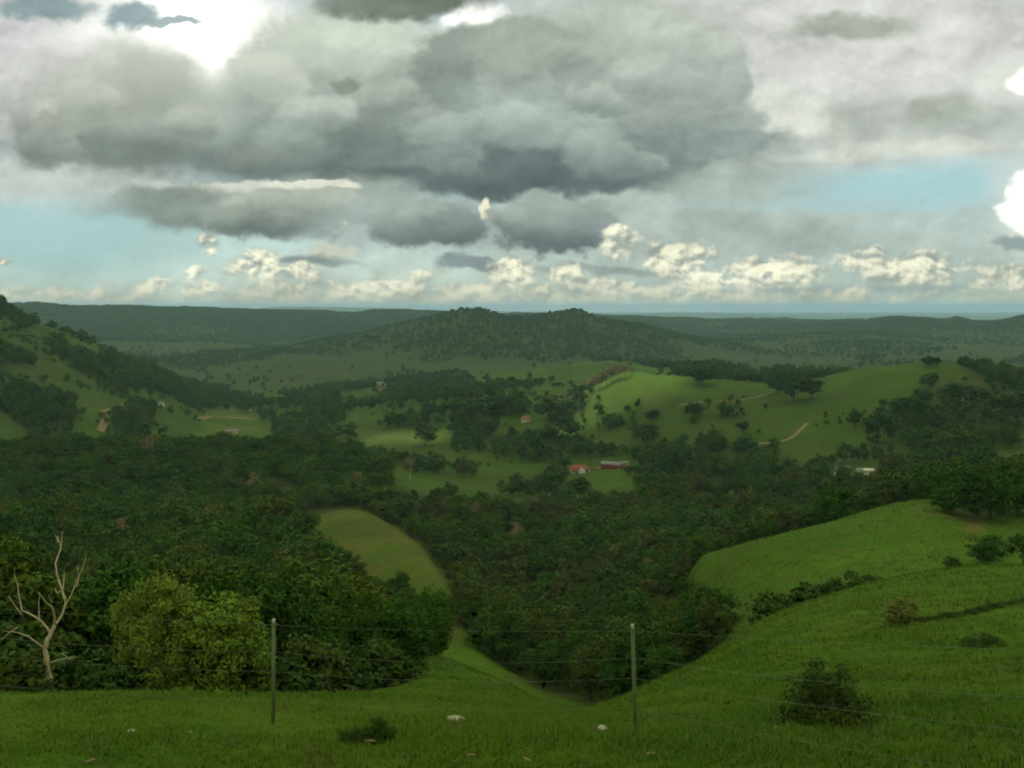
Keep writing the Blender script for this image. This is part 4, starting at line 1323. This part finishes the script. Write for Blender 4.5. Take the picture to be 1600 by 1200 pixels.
p = hit(1408, 976); plant('pale_bush', PALE, p, 42 * math.hypot(p.x, p.y) / F, 'pale yellow green bush halfway up the right slope', 'bush', None, 1.2, 1.25)
p = hit(592, 1156); plant('low_bush', BUSH, p, 0.27, 'small dark shrub in the grass between the two fence posts', 'bush', None, 2.2, 0.8, 0.03)
p = hit(556, 1158); plant('low_bush', BUSH, p, 0.17, 'tiny twiggy shrub beside the small dark one', 'bush', None, 0.2, 1.3, 0.03)
for (px, r, h, wd, lab) in [
        (-12, 27, 2.6, 1.3, 'dark bush at the left picture edge behind the dead tree'), (32, 28, 2.3, 1.0, 'dark feathery bush just left of the dead tree trunk'), (8, 22, 1.3, 1.2, 'low dark bush at the lower left edge of the wood'),
        (118, 27, 1.7, 1.1, 'small bush in the shade between dead tree and wattle'), (160, 25, 1.35, 1.2, 'low bush at the near left foot of the wattle'), (425, 30, 2.0, 1.2, 'dark bush behind the left fence post'), (480, 36, 2.6, 1.2, 'dull bush right behind the left fence post'), (540, 40, 2.6, 1.2, 'dark bush in the middle of the wood edge'),
        (600, 46, 2.6, 1.2, 'last dark bush before the grassy spur')]:
    plant('scrub_bush', SCRUB, at(px, r), h, lab, 'bush', None, None, wd, 0.1)
for (px, py, hp, wd, lab) in [
        (1248, 944, 30, 1.1, 'leafy bush at the left end of the row between the two grass hills'), (1282, 935, 34, 1.1, 'tallest bush of the row between the two grass hills'), (1316, 925, 22, 1.0, 'small bush in the middle of the row between the grass hills'),
        (1352, 918, 24, 1.2, 'wide bush towards the right end of the row between the grass hills'), (1215, 960, 36, 1.3, 'dark bush where the row meets the gully wood'), (1490, 888, 20, 1.1, 'low shrub left of the round grey green tree'), (1370, 915, 14, 1.0, 'last little bush at the right end of the row')]:
    th, e = px_dir(px, py)
    rb = 78.0 if px > 1460 else 96.0
    q = at(px, rb)
    gy = float(to_px(q.x, q.y, q.z)[1])
    plant('gully_bush', SCRUB, q, max(1.2, (gy - (py - hp)) * rb / F), lab, 'bush', None, None, wd, 0.1)
p = hit(1540, 1010)
plant('low_bush', BUSH, p, 0.35, 'faint low shrub in the rough grass at the right', 'bush', None, 2.2, 1.8, 0.05)

# a ragged line of rank growth along the old bank on the near slope
bank = [(1360, 985), (1420, 976), (1470, 966), (1530, 957), (1570, 947), (1610, 938), (1660, 928)]
for i in range(34):
    f = i / 33 * (len(bank) - 1); j = min(int(f), len(bank) - 2); f -= j
    p = hit(bank[j][0] * (1 - f) + bank[j + 1][0] * f, bank[j][1] * (1 - f) + bank[j + 1][1] * f + random.uniform(-1.5, 1.5))
    plant('bank_bush', BUSH, p, random.uniform(0.10, 0.24) * (0.5 + 0.5 * min(1.0, i / 12)), 'dark low growth in the line along the bank on the near right slope', 'bush', 'rank growth along the old bank', None, 1.7, 0.03)

# ------------------------------------------------------------------ wire fence
M_STEEL = plain('weathered_steel', (0.12, 0.145, 0.075), 0.75, 0.3, 12.0, 0.3)
M_WIRE = plain('galvanised_wire', (0.12, 0.15, 0.10), 0.5, 0.15, 3.0, 0.4, 0.3)
M_PAINT = plain('post_tip', (0.33, 0.34, 0.30), 0.7, 0.2, 9.0)


def fence():
    f0, f1 = hit(427, 1131, 9.0), hit(993, 1143, 9.0)
    d = (f1 - f0)
    root = empty('wire_fence', f0)
    tag(root, 'sagging four wire farm fence on two thin steel posts along the near grass', 'fence')
    spots = [f0 - d * 1.0, f0, f1, at(1790, 6.8)]
    tops = []
    for i, p in enumerate(spots):
        p = Vector((p.x, p.y, float(ground(p.x, p.y))))
        h = {1: 1.18, 2: 1.20}.get(i, 1.2)
        lean = {0: (0.03, 0.02), 1: (0.022, 0.03), 2: (-0.045, 0.02), 3: (0.02, 0.05)}[i]
        q = p - root.location
        top = q + Vector((lean[0], lean[1], h))
        m = MB()
        # three-winged steel picket
        ax = (top - q).normalized()
        for k in range(3):
            t = math.radians(90 + 120 * k)
            u = Vector((math.cos(t), math.sin(t), 0)); v = Vector((-math.sin(t), math.cos(t), 0))
            a0, a1 = q - ax * 0.3, top
            c = [a0 - v * .0025, a0 + u * .024 - v * .002, a0 + u * .024 + v * .002, a0 + v * .0025]
            c2 = [x + (a1 - a0) for x in c]
            m.add(c + c2, [(0, 1, 5, 4), (1, 2, 6, 5), (2, 3, 7, 6), (3, 0, 4, 7), (4, 5, 6, 7), (3, 2, 1, 0)])
        po = m.build('post', M_STEEL, root)
        m = MB(); m.tube([top - ax * 0.05, top + ax * 0.006], [0.021, 0.018], 8)
        m.build('cap', M_PAINT, po)
        tops.append((q, top))
    for k, fr in enumerate((0.955, 0.70, 0.51, 0.235)):
        pts, rads = [], []
        anchors = [q.lerp(t, fr) + Vector((0, -0.028, 0)) for (q, t) in tops]
        for i in range(3):
            a, b_ = anchors[i], anchors[i + 1]
            sag = (0.03, 0.075, 0.06, 0.05)[k] * (1.2 if i == 1 else 0.8)
            for j in range(14):
                f = j / 14
                pts.append(a.lerp(b_, f) - Vector((0, 0, sag * 4 * f * (1 - f))))
        pts.append(anchors[-1])
        m = MB(); m.tube(pts, [0.0016] * len(pts), 5)
        m.build('wire', M_WIRE, root, True)


fence()

# ------------------------------------------------------------------ stones and bits of bark in the grass
M_STONE = plain('pale_stone', (0.34, 0.33, 0.28), 0.9, 0.45, 14.0)
M_BIT = plain('shed_bark', (0.20, 0.15, 0.085), 0.85, 0.35, 10.0)


def stone(px, py, lx, ly, lz, rz, label, seed, mat=None):
    p = hit(px, py, 8.0)
    g = np.random.default_rng(seed)
    nu, nv = 14, 9
    v, f = [], []
    for j in range(nv):
        ph = math.pi * j / (nv - 1)
        for i in range(nu):
            th = 2 * math.pi * i / nu
            x, y, z = math.sin(ph) * math.cos(th), math.sin(ph) * math.sin(th), math.cos(ph)
            k = 1 + 0.55 * float(fbm(np.array([x * 1.7 + seed]), np.array([y * 1.7 + z * 2.3]), seed, 4)[0]) + 0.05 * g.normal()
            z = math.copysign(abs(z) ** 0.7, z)
            v.append((x * k * lx, y * k * ly, z * k * lz))
    for j in range(nv - 1):
        for i in range(nu):
            f.append((j * nu + i, (j + 1) * nu + i, (j + 1) * nu + (i + 1) % nu, j * nu + (i + 1) % nu))
    o = mesh_from('stone', np.array(v), f, mat or M_STONE, None, False)
    o.location = p + Vector((0, 0, lz * 0.75)); o.rotation_euler = (0.1, 0.08, rz)
    tag(o, label, 'stone')
    return o


stone(712, 1126, 0.105, 0.055, 0.032, 0.15, 'long pale flat stone in the grass between the fence posts', 3)
stone(941, 1142, 0.06, 0.045, 0.036, 0.5, 'smaller pale stone close to the right fence post', 8)
stone(205, 1144, 0.045, 0.03, 0.014, 0.2, 'small pale stone in the grass left of the left fence post', 12)
stone(297, 1145, 0.026, 0.02, 0.012, 0.9, 'tiny brownish stone nearer the left fence post', 15)


def bark_strip(px, py, ln, wd, rz, curl, label, seed):
    p = hit(px, py, 7.0)
    g = random.Random(seed)
    n, m_ = 9, 5
    v, f = [], []
    for i in range(n):
        t = i / (n - 1) - 0.5
        wv = wd * (1 - 1.5 * abs(t) ** 2.2) * g.uniform(0.85, 1.1)
        for j in range(m_):
            a = (j / (m_ - 1) - 0.5) * curl
            R_ = wv / max(curl, 0.2)
            v.append((t * ln, R_ * math.sin(a), R_ * (1 - math.cos(a)) * 0.8 + 0.05 * ln * math.sin(t * 5 + seed) + 0.035))
    k = len(v)
    v += [(x, y, z - 0.005) for (x, y, z) in v]
    for i in range(n - 1):
        for j in range(m_ - 1):
            a = i * m_ + j
            f.append((a, a + m_, a + m_ + 1, a + 1)); f.append((k + a, k + a + 1, k + a + m_ + 1, k + a + m_))
    rim = [i * m_ for i in range(n)] + [(n - 1) * m_ + j for j in range(1, m_)] + [i * m_ + m_ - 1 for i in range(n - 2, -1, -1)] + list(range(m_ - 2, 0, -1))
    for a, b_ in zip(rim, rim[1:] + rim[:1]):
        f.append((a, b_, b_ + k, a + k))
    o = mesh_from('bark_strip', np.array(v), f, M_BIT, None, False)
    o.location = p; o.rotation_euler = (0.05, 0.12, rz)
    tag(o, label, 'bark')


bark_strip(578, 1163, 0.12, 0.04, 0.1, 1.8, 'curled tan bark strip lying beside the small dark shrub', 1)
bark_strip(563, 1160, 0.08, 0.03, 1.2, 1.5, 'short upright bark scrap next to the curled strip', 2)
bark_strip(1016, 1182, 0.13, 0.035, 0.8, 2.0, 'slanting bark strip in front of the right fence post', 3)
bark_strip(823, 1191, 0.09, 0.035, -0.6, 1.6, 'reddish bark strip at the bottom of the picture left of the right post', 4)
bark_strip(735, 1184, 0.08, 0.03, 0.2, 1.6, 'small bark chip below the long pale stone', 5)
bark_strip(140, 1194, 0.09, 0.03, 0.7, 1.6, 'bark strip at the very bottom left of the grass', 6)
bark_strip(1212, 1141, 0.05, 0.03, 0.9, 1.4, 'pale bark chip at the left foot of the ragged low bush', 7)

# ------------------------------------------------------------------ farm buildings
M_CREAM = plain('cream_wall', (0.55, 0.50, 0.40), 0.8, 0.15, 1.5)
M_BRICK = plain('brick_wall', (0.34, 0.17, 0.11), 0.85, 0.2, 2.5)
M_TERRA = plain('terracotta_roof', (0.20, 0.062, 0.04), 0.75, 0.25, 1.6)
M_REDTIN = plain('red_tin', (0.17, 0.028, 0.034), 0.6, 0.2, 1.6)
M_GREYTIN = plain('grey_tin', (0.17, 0.18, 0.18), 0.7, 0.25, 1.6, 0.2)
M_WHITE = plain('white_wall', (0.55, 0.55, 0.47), 0.6, 0.1, 1.2)
M_GLASS = plain('window_glass', (0.03, 0.035, 0.04), 0.15, 0.1, 1.0, 0.5)
M_TAN = plain('tan_wall', (0.44, 0.36, 0.24), 0.8, 0.2, 1.5)
M_ORANGE = plain('orange_tile', (0.22, 0.10, 0.05), 0.8, 0.2, 1.5)


def footing(px, py, rmin=200.0):
    p = hit(px, py, rmin)
    return p


def house(name, label, cat, px, py, L, D, Hw, Hr, rz, wall, roof, hip=0.0, eave=0.5, gable=None, chimney=False, windows=(), doors=(), veranda=None, rmin=200.0):
    """a house whose front (-y) faces the viewer: walls, roof, doors, windows"""
    p = hit(px, py, rmin)
    root = empty(name, p, rz - math.atan2(p.x, p.y))
    tag(root, label, cat)
    m = MB()
    x, y = L / 2, D / 2
    # walls with gable ends when the roof is not hipped
    if hip > 0:
        m.box(-x, x, -y, y, -1.5, Hw)
    else:
        v = [(-x, -y, -1.5), (x, -y, -1.5), (x, y, -1.5), (-x, y, -1.5), (-x, -y, Hw), (x, -y, Hw), (x, y, Hw), (-x, y, Hw), (-x, 0, Hw + Hr * 0.96), (x, 0, Hw + Hr * 0.96)]
        m.add(v, [(0, 1, 5, 4), (2, 3, 7, 6), (1, 2, 6, 9, 5), (3, 0, 4, 8, 7), (3, 2, 1, 0), (4, 5, 9, 8), (6, 7, 8, 9)])
    m.build('wall', wall, root)
    m = MB()
    e, t = eave, 0.14
    z0 = Hw - e * Hr / y + 0.03
    a = x + e
    hx = a - hip
    for dz in (0, t):
        pass
    lo = [(-a, -y - e, z0), (a, -y - e, z0), (a, y + e, z0), (-a, y + e, z0), (-hx, 0, Hw + Hr + 0.03), (hx, 0, Hw + Hr + 0.03)]
    up = [(q[0], q[1], q[2] + t) for q in lo]
    m.add(lo + up, [(6, 7, 11, 10), (8, 9, 10, 11), (7, 8, 11), (9, 6, 10), (1, 0, 4, 5), (3, 2, 5, 4), (2, 1, 5), (0, 3, 4), (0, 1, 7, 6), (1, 2, 8, 7), (2, 3, 9, 8), (3, 0, 6, 9)])
    rf = m.build('roof', roof, root)
    if chimney:
        m = MB(); m.box(x * 0.45, x * 0.45 + 0.7, 0.3, 1.0, Hw + Hr * 0.3, Hw + Hr + 0.9); m.box(x * 0.45 - 0.08, x * 0.45 + 0.78, 0.22, 1.08, Hw + Hr + 0.903, Hw + Hr + 1.05)
        m.build('chimney', M_BRICK, rf)
    if gable:
        gx, gw, gh, out_ = gable
        m = MB()
        v = [(gx - gw, -y - out_, -1.5), (gx + gw, -y - out_, -1.5), (gx + gw, -y + 0.5, -1.5), (gx - gw, -y + 0.5, -1.5), (gx - gw, -y - out_, Hw), (gx + gw, -y - out_, Hw), (gx + gw, -y + 0.5, Hw), (gx - gw, -y + 0.5, Hw), (gx, -y - out_, Hw + gh), (gx, -y + 0.5, Hw + gh)]
        m.add(v, [(0, 1, 5, 8, 4), (1, 2, 6, 5), (3, 0, 4, 7), (2, 3, 7, 9, 6), (4, 8, 9, 7), (5, 6, 9, 8), (3, 2, 1, 0)])
        m.build('gable', M_WHITE, root)
        m = MB()
        for s in (-1, 1):
            lo = [(gx, -y - out_ - 0.3, Hw + gh + 0.05), (gx + s * (gw + 0.4), -y - out_ - 0.3, Hw - 0.4 * gh / gw + 0.05), (gx + s * (gw + 0.4), 0, Hw - 0.4 * gh / gw + 0.05), (gx, 0, Hw + gh + 0.05)]
            up = [(q[0], q[1], q[2] + t) for q in lo]
            m.add(lo + up, [(4, 5, 6, 7), (3, 2, 1, 0), (0, 1, 5, 4), (1, 2, 6, 5), (2, 3, 7, 6), (3, 0, 4, 7)])
        m.build('gable_roof', roof, root)
    if veranda:
        x0, x1, dp, hv = veranda
        m = MB(); m.add([(x0, -y - dp, hv - 0.5), (x1, -y - dp, hv - 0.5), (x1, -y - 0.02, hv), (x0, -y - 0.02, hv), (x0, -y - dp, hv - 0.42), (x1, -y - dp, hv - 0.42), (x1, -y - 0.02, hv + 0.08), (x0, -y - 0.02, hv + 0.08)],
                        [(3, 2, 1, 0), (4, 5, 6, 7), (0, 1, 5, 4), (1, 2, 6, 5), (2, 3, 7, 6), (3, 0, 4, 7)])
        vr = m.build('veranda_roof', roof, root)
        n = max(2, int((x1 - x0) / 2.4))
        for k in range(n + 1):
            q = x0 + 0.1 + (x1 - x0 - 0.2) * k / n
            m = MB(); m.box(q - 0.06, q + 0.06, -y - dp + 0.05, -y - dp + 0.17, -1.0, hv - 0.5)
            m.build('post', M_WHITE, vr)
    for (wx, wz, ww, wh) in windows:
        m = MB()
        m.box(wx - ww / 2 - .1, wx + ww / 2 + .1, -y - 0.06, -y - 0.005, wz - .1, wz); m.box(wx - ww / 2 - .1, wx + ww / 2 + .1, -y - 0.06, -y - 0.005, wz + wh, wz + wh + .1)
        m.box(wx - ww / 2 - .1, wx - ww / 2, -y - 0.06, -y - 0.005, wz, wz + wh); m.box(wx + ww / 2, wx + ww / 2 + .1, -y - 0.06, -y - 0.005, wz, wz + wh)
        wf = m.build('window', M_WHITE, root)
        m = MB(); m.box(wx - ww / 2, wx + ww / 2, -y - 0.03, -y - 0.004, wz, wz + wh); m.build('pane', M_GLASS, wf)
    for (dx, dw, dh, mat) in doors:
        m = MB(); m.box(dx - dw / 2, dx + dw / 2, -y - 0.07, -y - 0.006, -0.05, dh)
        dr = m.build('door', mat, root)
        m = MB(); m.box(dx + dw * 0.34, dx + dw * 0.42, -y - 0.12, -y - 0.071, 0.95, 1.1); m.build('handle', M_STEEL, dr)
    return root


house('farmhouse', 'red tile roofed house with a pale front gable among the valley trees', 'house', 906, 738, 12.0, 7.5, 2.5, 2.2, 0.15, M_CREAM, M_TERRA, hip=3.6, eave=0.7, gable=(0.6, 2.3, 1.9, 1.2), chimney=True,
      windows=[(-4.4, 0.9, 1.4, 1.2), (4.2, 0.9, 1.4, 1.2)], doors=[(-2.6, 0.95, 2.1, M_BRICK)], veranda=(-5.9, -1.9, 1.9, 2.5))
house('red_shed', 'long red sided shed with a pale grey roof right of the red roofed house', 'shed', 957, 731, 13.5, 6.5, 2.6, 1.3, -0.35, M_REDTIN, M_GREYTIN, eave=0.35, windows=[(-4.5, 1.1, 1.2, 1.0)], doors=[(2.2, 3.0, 2.3, M_REDTIN), (5.4, 0.9, 2.0, M_GREYTIN)])
house('small_shed', 'small tan shed at the right end of the long red one', 'shed', 976, 729, 4.5, 4.0, 2.5, 1.0, 0.2, M_TAN, M_GREYTIN, eave=0.25, doors=[(0.4, 1.6, 2.1, M_BRICK)])
house('white_shed', 'bright white shed in the belt of trees below the grassy hill', 'shed', 1357, 741, 4.6, 3.6, 2.1, 0.8, 0.1, M_WHITE, M_WHITE, eave=0.3, windows=[(-1.4, 1.0, 0.8, 0.7)], doors=[(0.9, 1.6, 1.9, M_GREYTIN)])
house('farm_shed', 'dull grey shed just left of the bright white one', 'shed', 1347, 742, 5.0, 5.0, 2.2, 1.1, -0.1, M_TAN, M_GREYTIN, eave=0.25, doors=[(0.0, 2.0, 1.9, M_STEEL)])
house('farm_shed', 'tan walled shed with a grey roof left of the white shed', 'shed', 1316, 738, 6.5, 5.0, 2.4, 1.1, 0.2, M_TAN, M_GREYTIN, eave=0.3, windows=[(-1.8, 0.9, 0.9, 0.9)], doors=[(1.2, 1.8, 2.1, M_BRICK)])
house('farm_shed', 'little pale block shed below the tan walled one', 'shed', 1308, 744, 2.6, 2.6, 2.3, 0.6, 0.2, M_CREAM, M_ORANGE, eave=0.2, doors=[(0.3, 0.9, 2.0, M_BRICK)])
house('cottage', 'orange tile roofed cottage showing over the tree belt', 'house', 822, 658, 7.5, 6.0, 2.4, 1.8, 0.1, M_CREAM, M_ORANGE, hip=2.2, eave=0.5, chimney=True, windows=[(-2.2, 0.9, 1.2, 1.1), (2.2, 0.9, 1.2, 1.1)], doors=[(0, 0.95, 2.1, M_BRICK)])
house('barn', 'pale roofed barn by a dark tree row in the middle valley', 'barn', 597, 602, 15.0, 8.0, 3.2, 2.2, 0.1, M_TAN, M_GREYTIN, eave=0.4, doors=[(1.0, 4.0, 2.9, M_REDTIN)], rmin=500)
house('barn', 'low pale barn on the pale valley paddock beyond the left wood', 'barn', 362, 678, 11.0, 6.0, 2.6, 1.6, 0.25, M_TAN, M_GREYTIN, eave=0.4, doors=[(-1.0, 3.0, 2.4, M_GREYTIN)], rmin=600)
house('farm_shed', 'white shed on the end of the grass spur left of the valley paddock', 'shed', 252, 634, 6.0, 4.0, 2.4, 1.1, 0.0, M_WHITE, M_GREYTIN, eave=0.3, doors=[(0, 1.4, 2.0, M_GREYTIN)], rmin=600)
house('farm_shed', 'tiny pale shed at the far side of the valley paddock', 'shed', 388, 643, 6.0, 4.0, 2.4, 1.1, 0.0, M_CREAM, M_GREYTIN, eave=0.3, doors=[(0, 1.4, 2.0, M_GREYTIN)], rmin=600)

# ------------------------------------------------------------------ bare earth tracks
track_m, t, b = material('bare_earth')
pos = t.node('ShaderNodeNewGeometry').outputs['Position']
n_ = t.noise(pos, 0.35, 5, 0.65)
c = t.mix(t.rng(n_, 0.3, 0.7), (0.13, 0.10, 0.05), (0.22, 0.165, 0.09))
t.l.new(c, b.inputs['Base Color']); b.inputs['Roughness'].default_value = 0.95


def track(pts, width, label, rmin=100.0, hug=0.15):
    P = [hit(x, y, rmin) for (x, y) in pts]
    # resample along the ground
    Q = []
    for a, b_ in zip(P[:-1], P[1:]):
        n = max(2, int((b_ - a).length / 3.0))
        n = min(n, 40)
        Q += [a.lerp(b_, k / n) for k in range(n)]
    Q.append(P[-1])
    for _ in range(3):
        Q = [Q[0]] + [(Q[i - 1] + Q[i] * 2 + Q[i + 1]) / 4 for i in range(1, len(Q) - 1)] + [Q[-1]]
    v, f = [], []
    for i, q in enumerate(Q):
        d = (Q[min(i + 1, len(Q) - 1)] - Q[max(i - 1, 0)]); d.z = 0; d.normalize()
        s = Vector((-d.y, d.x, 0))
        wv = width * (1 + 0.5 * float(fbm(np.array([q.x / 7]), np.array([q.y / 7]), 91, 3)[0]))
        for k in range(5):
            x, y = q.x + s.x * wv * (k / 4 - .5), q.y + s.y * wv * (k / 4 - .5)
            v.append((x, y, float(ground(x, y)) + hug))
    for i in range(len(Q) - 1):
        for k in range(4):
            a = i * 5 + k
            f.append((a, a + 1, a + 6, a + 5))
    o = mesh_from('dirt_track', np.array(v), f, track_m, None, True)
    tag(o, label, None, None, 'structure')


track([(196, 632), (184, 637), (172, 640), (160, 644), (165, 650), (166, 657), (160, 666), (157, 674)], 6.0, 'tan dirt track bending down the left hill', 500)
track([(1060, 634), (1100, 627), (1145, 627), (1180, 621), (1206, 613)], 2.0, 'tan dirt track below the ridge crest', 400)
track([(1180, 692), (1200, 694), (1224, 690), (1240, 683), (1250, 672), (1262, 661)], 2.6, 'tan dirt track curving up the grassy hill', 350)
track([(930, 731), (946, 731)], 4, 'pale drive between the two red roofs', 400)
track([(994, 723), (1002, 722), (1014, 720)], 3, 'pale drive leaving the red shed', 400)
track([(558, 621), (580, 620), (600, 617)], 7, 'pale bare yard in the middle valley', 700)
track([(572, 604), (590, 608), (612, 614)], 5, 'pale farm lane by the barn', 700)
track([(300, 648), (340, 652), (400, 655)], 6, 'pale lane over the valley paddock', 700)

# ------------------------------------------------------------------ grass of the near slopes
gmat, t, b = material('grass_blades')
c, pos = grass_colour(t)
tint = t.node('ShaderNodeAttribute', attribute_name='tint')
straw = t.math('GREATER_THAN', tint.outputs['Fac'], 0.94)
c = t.vec('SCALE', c, t.rng(tint.outputs['Fac'], 0, 1, 0.75, 1.55, False))
c = t.mix(straw, c, (0.17, 0.15, 0.07))
patchy = t.noise(pos, 0.8, 5, 0.7)
c = t.mix(t.rng(patchy, 0.52, 0.70, 0, 0.55), c, (0.085, 0.078, 0.026))
t.l.new(c, b.inputs['Base Color'])
b.inputs['Roughness'].default_value = 0.7
b.inputs['Specular IOR Level'].default_value = 0.1


def grass(n, r0, r1, th0, th1, h, w, seed, per, power=1.0):
    q = np.random.default_rng(seed)
    th = q.uniform(rad(th0), rad(th1), n)
    r = r0 * (r1 / r0) ** (q.random(n) ** power)
    X, Y = r * np.sin(th), r * np.cos(th)
    Z = ground(X, Y)
    keep = seen(X, Y, Z + 0.35)
    patch = fbm(X / 1.3, Y / 1.3, 41, 3)
    px, py = to_px(X, Y, Z)
    keep &= ~((r > 16) & (px < 640) & (py < 1112))
    for (cx, cy, ex, ey) in ((1478, 797, 40, 9), (1500, 806, 30, 8), (1525, 822, 18, 14)):
        keep &= (np.hypot((px - cx) / ex, (py - cy) / ey) + q.normal(size=n) * 0.3 > 1) | (r < 120)
    rough = fbm(X / 5, Y / 5, 43, 3)
    keep &= q.random(n) < 0.65 + 1.2 * patch
    X, Y, Z, r = X[keep], Y[keep], Z[keep], r[keep]
    hs = h * (1 + 1.1 * patch[keep] + 1.8 * np.maximum(rough[keep], 0)) * q.uniform(0.6, 1.35, len(X))
    sc = np.maximum(1.0, r / 16.0) ** 0.55
    n = len(X)
    N = n * per
    k = np.repeat(np.arange(n), per)
    az = q.uniform(0, 6.283, N)
    sp = np.abs(q.normal(size=N)) * 0.06 * sc[k]
    bx, by = X[k] + np.cos(az) * sp, Y[k] + np.sin(az) * sp
    bz = Z[k] - 0.015
    H = hs[k] * q.uniform(0.6, 1.1, N) * sc[k]
    lean = q.uniform(0.15, 0.9, N) * H
    a2 = az + q.normal(size=N) * 0.7
    W_ = w * q.uniform(0.7, 1.3, N) * sc[k]
    fx, fy = -np.sin(a2) * W_, np.cos(a2) * W_
    lx, ly = np.cos(a2) * lean, np.sin(a2) * lean
    v = np.stack([np.stack([bx - fx, by - fy, bz], 1), np.stack([bx + fx, by + fy, bz], 1),
                  np.stack([bx + fx * .7 + lx * .4, by + fy * .7 + ly * .4, bz + H * .62], 1), np.stack([bx - fx * .7 + lx * .4, by - fy * .7 + ly * .4, bz + H * .62], 1),
                  np.stack([bx + lx, by + ly, bz + H], 1)], 1).reshape(-1, 3)
    b0 = np.arange(N) * 5
    tri = np.concatenate([np.stack([b0, b0 + 1, b0 + 2], 1), np.stack([b0, b0 + 2, b0 + 3], 1), np.stack([b0 + 3, b0 + 2, b0 + 4], 1)])
    tn = np.repeat(q.random(N), 5)
    return v, tri, tn


VS, FS, TS, off = [], [], [], 0
for args in ((42000, 7.2, 16, -36, 36, 0.050, 0.0042, 1, 7), (46000, 13, 110, -12, 36, 0.062, 0.007, 2, 5), (26000, 105, 260, 5, 36, 0.05, 0.012, 3, 4)):
    v, f, tn = grass(*args)
    VS.append(v); FS.append(f + off); TS.append(tn); off += len(v)
go = mesh_from('grass', np.concatenate(VS), np.concatenate(FS), gmat, None, False, {'tint': np.concatenate(TS)})
tag(go, 'short tufty pasture grass on the near slopes', None, None, 'stuff')
print('grass faces', sum(len(f) for f in FS))

# ------------------------------------------------------------------ render settings
scene.render.engine = 'CYCLES'
cy = scene.cycles
cy.max_bounces = 6
cy.diffuse_bounces = 4
cy.glossy_bounces = 2
cy.transmission_bounces = 4
cy.transparent_max_bounces = 8
cy.volume_bounces = 1
cy.use_denoising = True
cy.use_adaptive_sampling = True
cy.adaptive_threshold = 0.03
cy.adaptive_min_samples = 16
cy.filter_width = 1.9
scene.view_settings.view_transform = 'Standard'
scene.view_settings.look = 'None'
scene.view_settings.exposure = 0.0
scene.view_settings.gamma = 1.0
